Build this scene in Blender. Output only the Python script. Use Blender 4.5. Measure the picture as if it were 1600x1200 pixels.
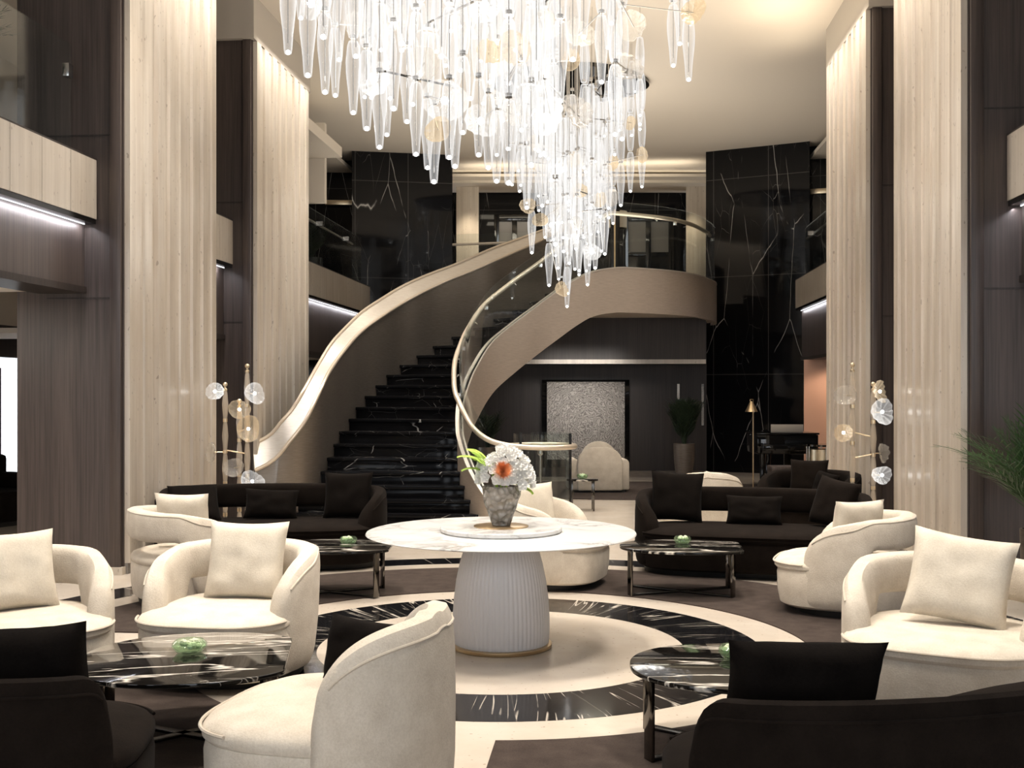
import bpy, bmesh, math, random
from mathutils import Vector, Matrix, noise
PI = math.pi
S = bpy.context.scene
for o in list(bpy.data.objects):
    bpy.data.objects.remove(o)
COL = S.collection

# ------------------------------------------------------------------ camera
# world: x across the room, y along the room axis, z up; the camera is turned 5 degrees off the axis
F_PX, HOR, EYE = 1770.0, 608.0, 1.7
TH = math.atan(155.0 / 1770.0)
CT, ST = math.cos(TH), math.sin(TH)
cam_d = bpy.data.cameras.new('camera')
cam_d.sensor_width = 36.0
cam_d.lens = F_PX / 1600 * 36
cam_d.shift_y = (HOR - 600) / 1600
cam_d.clip_end = 200
cam = bpy.data.objects.new('camera', cam_d)
COL.objects.link(cam)
cam.location = (0, 0, EYE)
cam.rotation_euler = (PI / 2, 0, TH)
S.camera = cam

# ------------------------------------------------------------------ world, exposure
w = bpy.data.worlds.new('daylight')
S.world = w
w.use_nodes = True
w.node_tree.nodes['Background'].inputs[0].default_value = (0.95, 0.97, 1.0, 1)
w.node_tree.nodes['Background'].inputs[1].default_value = 4.4
S.view_settings.view_transform = 'Standard'
S.view_settings.look = 'None'
S.view_settings.gamma = 1.0
S.view_settings.use_curve_mapping = False
S.view_settings.exposure = 0.12
S.cycles.max_bounces = 8
S.cycles.diffuse_bounces = 3
S.cycles.glossy_bounces = 4
S.cycles.transmission_bounces = 6
S.cycles.transparent_max_bounces = 24
S.cycles.caustics_reflective = False
S.cycles.caustics_refractive = False
S.cycles.sample_clamp_indirect = 4.0

def cw(x, Y, z=0.0):
    """camera frame (x right, Y forward) to world"""
    return Vector((x * CT - Y * ST, x * ST + Y * CT, z))
def at(px, Y, z=0.0):
    """the world point at picture column px and distance Y"""
    return cw((px - 800) / F_PX * Y, Y, z)

WARM = (1.0, 0.91, 0.80)
def area(name, loc, sx, sy, power, color=WARM, rot=(0, 0, 0), spread=PI):
    d = bpy.data.lights.new(name, 'AREA')
    d.shape = 'RECTANGLE'; d.size = sx; d.size_y = sy
    d.energy = power; d.color = color; d.spread = spread
    o = bpy.data.objects.new(name, d); COL.objects.link(o)
    o.location = loc; o.rotation_euler = rot
    return o
def spot(name, loc, target, power, color=WARM, angle=70, blend=0.6, radius=0.12):
    d = bpy.data.lights.new(name, 'SPOT')
    d.energy = power; d.color = color; d.spot_size = math.radians(angle); d.spot_blend = blend
    d.shadow_soft_size = radius
    o = bpy.data.objects.new(name, d); COL.objects.link(o)
    o.location = loc
    v = Vector(target) - Vector(loc)
    o.rotation_euler = v.to_track_quat('-Z', 'Y').to_euler()
    return o
def point(name, loc, power, color=(1, .95, .88), radius=0.3):
    d = bpy.data.lights.new(name, 'POINT')
    d.energy = power; d.color = color; d.shadow_soft_size = radius
    o = bpy.data.objects.new(name, d); COL.objects.link(o); o.location = loc
    return o

# room numbers
ZC = 6.6                  # ceiling
UL, UR = -4.4, 2.9        # column faces
COLS_L = ((10.07, 12.38), (13.83, 16.28))
COLS_R = ((9.75, 12.0), (13.3, 15.66))
RC = cw(-0.072, 7.5)      # centre of the floor rings

# ------------------------------------------------------------------ lights the room has
# ceiling downlights over the seating
for i, (x, Y, e) in enumerate(((-0.1, 7.3, 74), (-2.2, 6.4, 75), (2.2, 6.1, 75), (-2.3, 9.8, 65), (2.1, 9.9, 68),
                               (-0.6, 4.4, 45), (0.3, 12.4, 50), (-1.4, 16.0, 60), (2.6, 16.5, 60), (1.4, 19.8, 12))):
    z = ZC - .08 if i < 9 else 2.1
    area('ceiling_downlight', cw(x, Y, z), 0.7, 0.7, e, WARM, (0, 0, 0), math.radians(95))
# cove light grazing each fluted column from above
for (a, b) in COLS_L:
    area('column_cove_light', (UL + .13, (a + b) / 2, 6.32), 0.05, b - a, 34, (1, .94, .85), (0, math.radians(-3), 0), math.radians(80))
for (a, b) in COLS_R:
    area('column_cove_light', (UR - .13, (a + b) / 2, 6.32), 0.05, b - a, 34, (1, .94, .85), (0, math.radians(3), 0), math.radians(80))
# LED strips tucked under the balcony fascias (cool white)
COOL = (.93, .93, 1.0)
for x, y, L, e, s in ((-4.76, 7.5, 5.0, 18, 1), (-4.76, 13.0, 1.2, 6, 1), (-5.0, 19.6, 6.4, 11, 1), (3.32, 7.5, 4.6, 13, -1), (3.60, 19.2, 6.2, 11, -1)):
    area('balcony_led', (x, y, 3.195), .02, L, e, COOL, (0, math.radians(25 * s), 0))
# light of the chandelier's many lamps
point('chandelier_glow', at(640, 9.2, 4.6), 45, (1, .95, .88), .6)
point('chandelier_glow', at(860, 9.5, 4.4), 45, (1, .95, .88), .6)
point('chandelier_glow', at(890, 15.8, 3.9), 55, (1, .95, .88), .5)
# uplight on the ceiling from the cove behind the right beam
area('ceiling_cove_light', at(1330, 12.5, 6.0) + Vector((-.5, 0, 0)), 0.2, 5.0, 20, (1, .86, .66), (0, math.radians(150), 0))

# unseen upward fill lights added to brighten the ceiling, and the side cove's light
area('ceiling_fill', at(850, 13.5, 4.4), 3.5, 12.0, 260, (1, .91, .78), (PI, 0, 0))
area('far_ceiling_fill', at(900, 20.5, 4.7), 9.0, 5.0, 75, (1, .91, .78), (PI, 0, 0))  # added fill for the far ceiling, no lamp hangs here
area('ceiling_cove_light', (UR - .3, 13.0, 5.9), .3, 7.0, 26, (1, .86, .66), (0, math.radians(180 - 25), 0))
# soft light in the low rooms under the balconies
area('low_room_light', (-6.8, 9.0, 2.3), 1.2, 4.0, 40, (1, .93, .84), (PI, 0, 0))
area('low_room_light', (-6.3, 8.3, 2.5), 1.0, 1.0, 40, (1, .93, .84))
# daylight portals in the window wall behind the camera
for x in (-4.7, -1.4, 1.9, 5.2):
    o = area('window_portal', (x + .9, -3.12, 2.55), 1.8, 4.1, 1, (1, 1, 1), (math.radians(90), 0, 0))
    o.data.cycles.is_portal = True
# ------------------------------------------------------------------ materials
class NT:
    def __init__(s, name):
        s.m = bpy.data.materials.new(name); s.m.use_nodes = True
        s.t = s.m.node_tree; s.b = s.t.nodes['Principled BSDF']
        s.out = s.t.nodes['Material Output']
    def n(s, typ, **kw):
        nd = s.t.nodes.new(typ)
        for k, v in kw.items(): setattr(nd, k, v)
        return nd
    def l(s, a, b): s.t.links.new(a, b)
    def coord(s, scale=(1, 1, 1), rot=(0, 0, 0)):
        tc = s.n('ShaderNodeTexCoord'); mp = s.n('ShaderNodeMapping')
        mp.inputs['Scale'].default_value = scale; mp.inputs['Rotation'].default_value = rot
        s.l(tc.outputs['Object'], mp.inputs[0]); return mp.outputs[0]
    def noise(s, vec, scale=5, detail=4, rough=.5, dist=0):
        nd = s.n('ShaderNodeTexNoise'); nd.inputs['Scale'].default_value = scale
        nd.inputs['Detail'].default_value = detail; nd.inputs['Roughness'].default_value = rough
        nd.inputs['Distortion'].default_value = dist
        s.l(vec, nd.inputs['Vector']); return nd.outputs['Fac']
    def ramp(s, fac, stops):
        r = s.n('ShaderNodeValToRGB'); e = r.color_ramp.elements
        while len(e) < len(stops): e.new(0.5)
        for el, (p, c) in zip(e, stops):
            el.position = p; el.color = (c, c, c, 1) if isinstance(c, (int, float)) else (*c, 1)
        s.l(fac, r.inputs[0]); return r.outputs[0]
    def math(s, op, a, b=None):
        nd = s.n('ShaderNodeMath', operation=op)
        for i, v in enumerate((a, b)):
            if v is None: continue
            if isinstance(v, (int, float)): nd.inputs[i].default_value = v
            else: s.l(v, nd.inputs[i])
        return nd.outputs[0]
    def mix(s, fac, a, b, blend='MIX'):
        nd = s.n('ShaderNodeMix', data_type='RGBA', blend_type=blend)
        for sock, v in ((nd.inputs['Factor'], fac), (nd.inputs['A'], a), (nd.inputs['B'], b)):
            if isinstance(v, (int, float)): sock.default_value = v
            elif isinstance(v, tuple): sock.default_value = (*v, 1)
            else: s.l(v, sock)
        return nd.outputs['Result']
    def bump(s, h, strength=.3, dist=.01):
        b = s.n('ShaderNodeBump'); b.inputs['Strength'].default_value = strength; b.inputs['Distance'].default_value = dist
        s.l(h, b.inputs['Height']); s.l(b.outputs[0], s.b.inputs['Normal'])
    def set(s, **kw):
        for k, v in kw.items():
            k = k.replace('_', ' ')
            k = {'BaseColor': 'Base Color', 'Specular': 'Specular IOR Level', 'Sheen': 'Sheen Weight', 'Transmission': 'Transmission Weight',
                 'Coat': 'Coat Weight', 'Emission': 'Emission Strength'}.get(k, k)
            sock = s.b.inputs[k]
            if hasattr(v, 'node'): s.l(v, sock)
            elif isinstance(v, tuple): sock.default_value = (*v, 1)
            else: sock.default_value = v
        return s.m

def simple(name, c, rough=.5, metal=0.0, **kw):
    n = NT(name); return n.set(BaseColor=c, Roughness=rough, Metallic=metal, **kw)
def emit(name, c, strength):
    n = NT(name); n.set(BaseColor=(0, 0, 0), Roughness=1.0)
    n.b.inputs['Emission Color'].default_value = (*c, 1); n.b.inputs['Emission Strength'].default_value = strength
    return n.m

def m_stone(name, a, b, vertical=True, rough=.28):
    n = NT(name)
    v = n.coord((9, 9, .35) if vertical else (1, 1, 1))
    f = n.noise(v, 1.6 if vertical else 2.2, 6, .6)
    c = n.ramp(f, [(.3, a), (.72, b)])
    v2 = n.coord((1, 1, .45) if vertical else (1, 1, 1))
    pit = n.ramp(n.noise(v2, 34, 2, .4), [(.27, 1), (.31, 0)])
    c = n.mix(n.math('MULTIPLY', pit, .55), c, (.16, .12, .09))
    cl = n.noise(n.coord(), 1.3, 4, .6)
    c = n.mix(n.ramp(cl, [(.4, 0), (.7, .35)]), c, (a[0] * .9, a[1] * .84, a[2] * .74))
    return n.set(BaseColor=c, Roughness=rough)
def m_wood(name, a, b, rough=.42):
    n = NT(name)
    v = n.coord((38, 38, .7))
    f = n.noise(v, 1.5, 5, .65)
    g = n.noise(n.coord((7, 7, .12)), 1.0, 3, .5)
    c = n.ramp(n.math('ADD', n.math('MULTIPLY', f, .65), n.math('MULTIPLY', g, .35)), [(.34, a), (.68, b)])
    n.bump(f, .08, .004)
    return n.set(BaseColor=c, Roughness=rough)
def m_blackmarble(name, scale=(1.4, 1.4, .55), width=.012, amount=.5, rough=.07, tiles=None, base=(.006, .006, .007), vein=(.62, .60, .57), rot=(0, 0, 0), spec=.5):
    n = NT(name)
    v = n.coord(scale, rot)
    d = n.n('ShaderNodeTexNoise'); d.inputs['Scale'].default_value = 1.6; d.inputs['Detail'].default_value = 3
    n.l(v, d.inputs['Vector'])
    vm = n.n('ShaderNodeVectorMath', operation='MULTIPLY_ADD')
    n.l(d.outputs['Color'], vm.inputs[0]); vm.inputs[1].default_value = (.2, .2, .2); n.l(v, vm.inputs[2])
    vo = n.n('ShaderNodeTexVoronoi', feature='DISTANCE_TO_EDGE'); vo.inputs['Scale'].default_value = 1.25
    n.l(vm.outputs[0], vo.inputs['Vector'])
    line = n.ramp(vo.outputs['Distance'], [(0.0, 1), (width, 0)])
    mask = n.ramp(n.noise(v, 2.4, 3, .5), [(.62 - amount * .4, 0), (.72 - amount * .4, 1)])
    fine = n.n('ShaderNodeTexVoronoi', feature='DISTANCE_TO_EDGE'); fine.inputs['Scale'].default_value = 3.4
    n.l(vm.outputs[0], fine.inputs['Vector'])
    fl = n.math('MULTIPLY', n.ramp(fine.outputs['Distance'], [(0, .35), (width * .8, 0)]),
                n.ramp(n.noise(v, 1.7, 2, .5), [(.5, 0), (.62, 1)]))
    k = n.math('MAXIMUM', n.math('MULTIPLY', line, mask), fl)
    c = n.mix(k, base, vein)
    if tiles:
        br = n.n('ShaderNodeTexBrick'); br.offset = 0
        tc = n.coord((1, 1, 1)); sp = n.n('ShaderNodeSeparateXYZ'); cb = n.n('ShaderNodeCombineXYZ')
        n.l(tc, sp.inputs[0]); n.l(sp.outputs[0], cb.inputs[0]); n.l(sp.outputs[2], cb.inputs[1])
        n.l(cb.outputs[0], br.inputs['Vector'])
        br.inputs['Scale'].default_value = 1; br.inputs['Brick Width'].default_value = tiles[0]; br.inputs['Row Height'].default_value = tiles[1]
        br.inputs['Mortar Size'].default_value = .006; br.inputs['Mortar Smooth'].default_value = 0
        br.inputs['Color1'].default_value = br.inputs['Color2'].default_value = (0, 0, 0, 1); br.inputs['Mortar'].default_value = (1, 1, 1, 1)
        c = n.mix(n.math('MULTIPLY', br.outputs['Color'], .35), c, (.2, .19, .18))
    return n.set(BaseColor=c, Roughness=rough, Specular=spec)
def m_fabric(name, a, b, bump=.5, sheen=.3, spec=.2):
    n = NT(name)
    v = n.coord((1, 1, 1))
    f = n.noise(v, 110, 4, .7)
    g = n.noise(v, 9, 3, .5)
    c = n.ramp(n.math('ADD', n.math('MULTIPLY', f, .5), n.math('MULTIPLY', g, .5)), [(.33, a), (.67, b)])
    n.bump(f, bump, .006)
    m = n.set(BaseColor=c, Roughness=.9, Sheen=sheen, Specular=spec)
    n.b.inputs['Sheen Roughness'].default_value = .5
    return m
def m_glass(name, tint=(1, 1, 1), body=0.06, bodycol=(.9, .93, .95), ior=1.45, gloss=.04, bump=0):
    """clear glass: see-through with a fresnel reflection and a trace of milkiness"""
    n = NT(name)
    n.t.nodes.remove(n.b)
    tr = n.n('ShaderNodeBsdfTransparent'); tr.inputs[0].default_value = (*tint, 1)
    gl = n.n('ShaderNodeBsdfGlossy'); gl.inputs['Roughness'].default_value = gloss
    lw = n.n('ShaderNodeLayerWeight'); lw.inputs['Blend'].default_value = .5   # Schlick, the same on both faces of the pane
    f0 = ((ior - 1) / (ior + 1)) ** 2
    class fr: outputs = [n.math('ADD', f0, n.math('MULTIPLY', n.math('POWER', lw.outputs['Facing'], 5.0), 1 - f0))]
    if bump:
        b = n.n('ShaderNodeBump'); b.inputs['Strength'].default_value = bump; b.inputs['Distance'].default_value = .02
        n.l(n.noise(n.coord((1, 1, 1)), 55, 2, .5), b.inputs['Height'])
        n.l(b.outputs[0], lw.inputs['Normal']); n.l(b.outputs[0], gl.inputs['Normal'])
    mx = n.n('ShaderNodeMixShader'); n.l(fr.outputs[0], mx.inputs[0]); n.l(tr.outputs[0], mx.inputs[1]); n.l(gl.outputs[0], mx.inputs[2])
    res = mx
    if body:
        df = n.n('ShaderNodeBsdfTranslucent'); df.inputs[0].default_value = (*bodycol, 1)
        dd = n.n('ShaderNodeBsdfDiffuse'); dd.inputs[0].default_value = (*bodycol, 1)
        ad = n.n('ShaderNodeMixShader'); ad.inputs[0].default_value = .5; n.l(df.outputs[0], ad.inputs[1]); n.l(dd.outputs[0], ad.inputs[2])
        m2 = n.n('ShaderNodeMixShader'); m2.inputs[0].default_value = body
        n.l(mx.outputs[0], m2.inputs[1]); n.l(ad.outputs[0], m2.inputs[2]); res = m2
    n.l(res.outputs[0], n.out.inputs[0])
    return n.m
def m_litglass(name, col, strength, body=.3, tint=(1, 1, 1)):
    """the glass of a switched-on lamp: clear glass that glows from the LED inside it"""
    m = m_glass(name, tint, 0, ior=1.5, gloss=.05, bump=.4)
    t = m.node_tree; out = t.nodes['Material Output']
    last = out.inputs[0].links[0].from_socket
    e = t.nodes.new('ShaderNodeEmission'); e.inputs[0].default_value = (*col, 1); e.inputs[1].default_value = strength
    lw = t.nodes.new('ShaderNodeLayerWeight'); lw.inputs[0].default_value = .55
    r = t.nodes.new('ShaderNodeMath'); r.operation = 'MULTIPLY'; r.inputs[1].default_value = body * .70
    ra = t.nodes.new('ShaderNodeMath'); ra.operation = 'ADD'; ra.inputs[1].default_value = body * .14
    t.links.new(r.outputs[0], ra.inputs[0])
    t.links.new(lw.outputs['Facing'], r.inputs[0])
    mx = t.nodes.new('ShaderNodeMixShader')
    t.links.new(ra.outputs[0], mx.inputs[0]); t.links.new(last, mx.inputs[1]); t.links.new(e.outputs[0], mx.inputs[2])
    t.links.new(mx.outputs[0], out.inputs[0])
    return m
def m_streaks():
    """black marble crossed by a few long pale diagonal streaks"""
    n = NT('streaked_black_marble')
    v = n.coord((.45, 3.3, 1), (0, 0, -.55))
    a = n.noise(v, 1.5, 4, .55, .25)
    l1 = n.ramp(n.math('ABSOLUTE', n.math('SUBTRACT', a, .53)), [(0, 1), (.008, .5), (.016, 0)])
    b = n.noise(v, 3.1, 3, .6, .2)
    l2 = n.math('MULTIPLY', n.ramp(n.math('ABSOLUTE', n.math('SUBTRACT', b, .5)), [(0, .6), (.006, 0)]), n.ramp(n.noise(n.coord((1, 1, 1)), 2.4, 2, .5), [(.48, 0), (.6, 1)]))
    k = n.math('MAXIMUM', l1, l2)
    return n.set(BaseColor=n.mix(k, (.006, .0055, .005), (.72, .67, .60)), Roughness=.06, Specular=.3)
def m_ring():
    """ring-shaped black marble inlay: wedge tiles with pale streaks running across the ring"""
    n = NT('black_marble_floor')
    tc = n.n('ShaderNodeTexCoord'); sp = n.n('ShaderNodeSeparateXYZ'); n.l(tc.outputs['Object'], sp.inputs[0])
    dx, dy = n.math('SUBTRACT', sp.outputs[0], RC.x), n.math('SUBTRACT', sp.outputs[1], RC.y)
    ang = n.math('ARCTAN2', dy, dx)
    rad = n.math('SQRT', n.math('ADD', n.math('MULTIPLY', dx, dx), n.math('MULTIPLY', dy, dy)))
    tile = n.math('FRACT', n.math('MULTIPLY', ang, 22 / (2 * PI)))
    cell = n.math('FLOOR', n.math('MULTIPLY', ang, 22 / (2 * PI)))
    cb = n.n('ShaderNodeCombineXYZ')
    n.l(n.math('ADD', n.math('MULTIPLY', ang, 9.0), n.math('MULTIPLY', rad, n.math('SINE', n.math('MULTIPLY', cell, 7.3)))), cb.inputs[0])
    n.l(n.math('MULTIPLY', rad, .3), cb.inputs[1]); n.l(n.math('MULTIPLY', cell, 3.7), cb.inputs[2])
    a = n.noise(cb.outputs[0], 2.2, 1, .5, 0)
    mk = n.noise(n.coord((1, 1, 1)), 3.2, 2, .5)
    l1 = n.math('MULTIPLY', n.ramp(n.math('ABSOLUTE', n.math('SUBTRACT', a, .52)), [(0, 1), (.010, .4), (.018, 0)]), n.ramp(mk, [(.44, 0), (.56, .8)]))
    jt = n.ramp(n.math('ABSOLUTE', n.math('SUBTRACT', tile, .5)), [(.492, 0), (.498, .12)])
    return n.set(BaseColor=n.mix(n.math('MAXIMUM', l1, jt), (.007, .007, .008), (.66, .60, .52)), Roughness=.09, Specular=.28)
def m_whitemarble():
    n = NT('white_marble')
    v = n.coord((1, 1, 1), (0, 0, .5))
    f = n.noise(v, 1.7, 7, .62, 1.1)
    vn = n.ramp(n.math('ABSOLUTE', n.math('SUBTRACT', f, .5)), [(0, 1), (.035, .25), (.12, 0)])
    k = n.math('MULTIPLY', vn, n.ramp(n.noise(v, 2.2, 2, .5), [(.4, 0), (.65, .8)]))
    return n.set(BaseColor=n.mix(k, (.80, .795, .785), (.30, .285, .27)), Roughness=.12)
def m_brushed(name, a, b, rough=.32, metal=.85, scale=(3, 3, 40)):
    n = NT(name)
    f = n.noise(n.coord(scale), 3, 3, .6)
    return n.set(BaseColor=n.ramp(f, [(.3, a), (.7, b)]), Metallic=metal, Roughness=rough)
def m_art():
    n = NT('relief_panel')
    v = n.coord((1, 1, 1))
    w1 = n.n('ShaderNodeTexWave', wave_type='RINGS', rings_direction='SPHERICAL'); w1.inputs['Scale'].default_value = 7
    w1.inputs['Distortion'].default_value = 22; w1.inputs['Detail'].default_value = 4; w1.inputs['Detail Scale'].default_value = 1.2
    n.l(v, w1.inputs['Vector'])
    f = n.math('ADD', n.math('MULTIPLY', w1.outputs['Fac'], .55), n.math('MULTIPLY', n.noise(v, 26, 4, .7), .45))
    n.bump(f, .6, .02)
    return n.set(BaseColor=n.ramp(f, [(.25, (.20, .18, .165)), (.75, (.52, .48, .44))]), Roughness=.45)

M = dict(
    stone=m_stone('fluted_cream_stone', (.50, .435, .365), (.67, .605, .525)),
    fascia=m_stone('cream_stone_cladding', (.46, .405, .345), (.63, .57, .495), True, .3),
    floor=m_stone('cream_marble_floor', (.53, .465, .395), (.63, .565, .49), False, .16),
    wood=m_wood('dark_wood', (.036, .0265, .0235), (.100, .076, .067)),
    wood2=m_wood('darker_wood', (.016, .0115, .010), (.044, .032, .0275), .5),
    black=m_blackmarble('black_marble_wall', (1.1, 1.1, .30), .0045, .44, .05, (1.05, 2.0), spec=.2),
    blackfloor=m_ring(),
    stair=m_blackmarble('black_marble_stair', (.9, .9, 2.2), .008, .20, .12, spec=.10),
    tabletop=m_streaks(),
    wmarble=m_whitemarble(),
    pedestal=simple('white_fluted_plaster', (.74, .72, .72), .4),
    plinth=simple('black_plinth', (.01, .009, .008), .6),
    cream=m_fabric('cream_boucle', (.56, .49, .40), (.74, .67, .57), .55, .1),
    creampillow=m_fabric('cream_linen', (.60, .53, .43), (.76, .69, .58), .35, .1),
    piping=m_fabric('cream_piping', (.48, .41, .33), (.62, .55, .45), .2),
    dark=m_fabric('dark_brown_velvet', (.0062, .0044, .0034), (.0135, .0098, .0078), .3, .015, .04),
    darkpillow=m_fabric('black_brown_velvet', (.0040, .0030, .0025), (.0095, .0073, .0060), .3, .01, .04),
    carpet=m_fabric('brown_carpet', (.036, .0265, .0225), (.070, .0535, .0455), .5, .04, .05),
    ceiling=simple('beige_plaster', (.62, .555, .475), .7),
    plaster=simple('warm_plaster', (.55, .48, .40), .8),
    greyplaster=simple('greige_plaster', (.40, .36, .31), .8),
    terracotta=simple('peach_stone', (.62, .36, .25), .6),
    bronze=m_brushed('brushed_bronze', (.46, .385, .315), (.56, .475, .40), .38, .45),
    bronzed=m_brushed('dark_brushed_bronze', (.25, .215, .185), (.33, .29, .25), .34, .8),
    capmetal=m_brushed('champagne_metal', (.66, .60, .53), (.78, .73, .66), .38, .6),
    rail=simple('champagne_rail', (.72, .62, .50), .3, .55),
    chrome=simple('dark_chrome', (.13, .12, .11), .1, 1.0),
    steel=simple('steel', (.55, .54, .52), .22, 1.0),
    blacksteel=simple('black_steel', (.02, .018, .017), .25, .6),
    brass=simple('brass', (.62, .46, .27), .28, .9),
    gold=simple('pale_gold', (.72, .60, .42), .3, .8),
    blackgloss=simple('black_lacquer', (.006, .006, .006), .05),
    glass=m_glass('balustrade_glass', (.955, .98, .975), .004),
    crystal=m_glass('lamp_glass', (.98, .97, .95), .16, (.95, .92, .88), 1.5, .03, .3),
    rodglass=m_glass('beige_rod_glass', (.97, .94, .9), .42, (.86, .78, .68), 1.5, .03, .4),
    litglass=m_litglass('lit_pendant_glass', (1, .985, .97), 1.05, .62),
    litpetal=m_litglass('lit_petal_glass', (1, .97, .93), 1.3, .55),
    amber=m_litglass('amber_petal_glass', (1, .80, .55), .95, .5, (1, .93, .82)),
    bulb=emit('lit_bulb', (1, .98, .95), 14),
    led=emit('led_strip', (.95, .95, 1), 1.6),
    warmled=emit('warm_led_strip', (1, .88, .68), 2.2),
    vase=None, moss=simple('green_moss', (.50, .56, .38), .7),
    bowlglass=m_glass('green_bowl_glass', (.88, .97, .87), .05, (.7, .85, .6), 1.5, .02),
    petal=None,
    orange=simple('orange_flower', (.66, .24, .09), .7),
    green=simple('fern_green', (.33, .50, .06), .6),
    leaf=simple('dark_palm_green', (.018, .032, .014), .45),
    leaf2=simple('palm_green', (.030, .075, .018), .4),
    soil=simple('dark_soil', (.02, .015, .01), .9),
    pot=m_brushed('bronze_pot', (.13, .105, .085), (.20, .165, .135), .45, .5),
    potblack=simple('dark_pot', (.03, .028, .026), .4),
    art=m_art(),
    shade=simple('cream_lamp_shade', (.72, .62, .48), .8),
    pane=m_glass('window_glass', (.96, .98, 1.0), 0),
    grey=simple('grey_stone_base', (.22, .20, .18), .4),
    doorgrey=simple('grey_door_panel', (.20, .19, .18), .25),
)
def m_vase():
    n = NT('crackled_crystal')
    v = n.coord((1, 1, 1))
    vo = n.n('ShaderNodeTexVoronoi'); vo.inputs['Scale'].default_value = 26; n.l(v, vo.inputs['Vector'])
    n.bump(vo.outputs['Distance'], 1.0, .03)
    return n.set(BaseColor=n.ramp(vo.outputs['Distance'], [(.1, (.66, .61, .54)), (.7, (.34, .30, .255))]), Roughness=.08, Transmission=.3)
M['vase'] = m_vase()
def m_petal():
    n = NT('white_petals')
    tl = n.n('ShaderNodeBsdfTranslucent'); tl.inputs[0].default_value = (.95, .94, .90, 1)
    n.set(BaseColor=(.93, .91, .87), Roughness=.5)
    mx = n.n('ShaderNodeMixShader'); mx.inputs[0].default_value = .18
    n.l(n.b.outputs[0], mx.inputs[1]); n.l(tl.outputs[0], mx.inputs[2]); n.l(mx.outputs[0], n.out.inputs[0])
    return n.m
M['petal'] = m_petal()

# ------------------------------------------------------------------ mesh helpers
class B:
    def __init__(s): s.v = []; s.f = []
    def add(s, vs, fs):
        k = len(s.v); s.v += [tuple(p) for p in vs]; s.f += [tuple(i + k for i in f) for f in fs]; return s
    def box(s, x0, x1, y0, y1, z0, z1):
        return s.add([(x0, y0, z0), (x1, y0, z0), (x1, y1, z0), (x0, y1, z0), (x0, y0, z1), (x1, y0, z1), (x1, y1, z1), (x0, y1, z1)],
                     [(3, 2, 1, 0), (4, 5, 6, 7), (0, 1, 5, 4), (1, 2, 6, 5), (2, 3, 7, 6), (3, 0, 4, 7)])
    def prism(s, poly, z0, z1):
        n = len(poly)
        vs = [(x, y, z0) for x, y in poly] + [(x, y, z1) for x, y in poly]
        return s.add(vs, [tuple(range(n - 1, -1, -1)), tuple(range(n, 2 * n))] + [(i, (i + 1) % n, n + (i + 1) % n, n + i) for i in range(n)])
    def loft(s, rings, closed=False, caps=True):
        n = len(rings[0]); m = len(rings)
        fs = []
        for j in range(m if closed else m - 1):
            a, b = j * n, ((j + 1) % m) * n
            fs += [(a + i, a + (i + 1) % n, b + (i + 1) % n, b + i) for i in range(n)]
        if caps and not closed:
            fs += [tuple(range(n - 1, -1, -1)), tuple(range((m - 1) * n, m * n))]
        return s.add([p for r in rings for p in r], fs)
    def sheet(s, rows):
        n = len(rows[0])
        return s.add([p for r in rows for p in r], [(j * n + i, j * n + i + 1, (j + 1) * n + i + 1, (j + 1) * n + i) for j in range(len(rows) - 1) for i in range(n - 1)])
    def lathe(s, prof, c=(0, 0, 0), seg=32, rfun=None):
        rings = []
        for r, z in prof:
            rr = max(r, 1e-4)
            rings.append([(c[0] + math.cos(2 * PI * i / seg) * rr * (rfun(i, r, z) if rfun else 1),
                           c[1] + math.sin(2 * PI * i / seg) * rr * (rfun(i, r, z) if rfun else 1), c[2] + z) for i in range(seg)])
        return s.loft(rings)
    def tube(s, pts, r, sides=8, closed=False, flat=1.0):
        pts = [Vector(p) for p in pts]; rings = []; n = len(pts); up = Vector((0, 0, 1))
        for i, p in enumerate(pts):
            a = pts[(i - 1) % n] if closed or i > 0 else p
            b = pts[(i + 1) % n] if closed or i < n - 1 else p
            t = (b - a).normalized() if (b - a).length > 1e-9 else Vector((0, 0, 1))
            x = t.cross(up)
            if x.length < 1e-3: x = t.cross(Vector((0, 1, 0)))
            x.normalize(); y = x.cross(t)
            rr = r(i / max(1, n - 1)) if callable(r) else r
            rings.append([p + x * (math.cos(2 * PI * k / sides) * rr) + y * (math.sin(2 * PI * k / sides) * rr * flat) for k in range(sides)])
        return s.loft(rings, closed)
    def ball(s, c, r, seg=10, rz=None):
        rz = rz or r
        return s.lathe([(r * math.sin(PI * i / (seg // 2)), -rz * math.cos(PI * i / (seg // 2))) for i in range(seg // 2 + 1)], c, seg)
    def tf(s, mat, k0=0):
        s.v = s.v[:k0] + [tuple(mat @ Vector(p)) for p in s.v[k0:]]; return s
    def mesh(s, name, mat, smooth=40, bevel=0):
        me = bpy.data.meshes.new(name)
        me.from_pydata(s.v, [], s.f)
        bm = bmesh.new(); bm.from_mesh(me)
        bmesh.ops.remove_doubles(bm, verts=bm.verts, dist=1e-5)
        bmesh.ops.recalc_face_normals(bm, faces=bm.faces)
        if bevel:
            es = [e for e in bm.edges if len(e.link_faces) == 2 and e.calc_face_angle(0) > .6]
            bmesh.ops.bevel(bm, geom=es, offset=bevel, segments=2, profile=.5, affect='EDGES')
        bm.to_mesh(me); bm.free()
        if smooth:
            me.polygons.foreach_set('use_smooth', [True] * len(me.polygons))
            me.set_sharp_from_angle(angle=math.radians(smooth))
        me.materials.append(mat)
        return me
    def build(s, name, mat, parent=None, smooth=40, bevel=0, label=None):
        o = bpy.data.objects.new(name, s.mesh(name, mat, smooth, bevel)); COL.objects.link(o)
        if parent is not None: o.parent = parent
        if label: o['label'] = label
        return o
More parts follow.
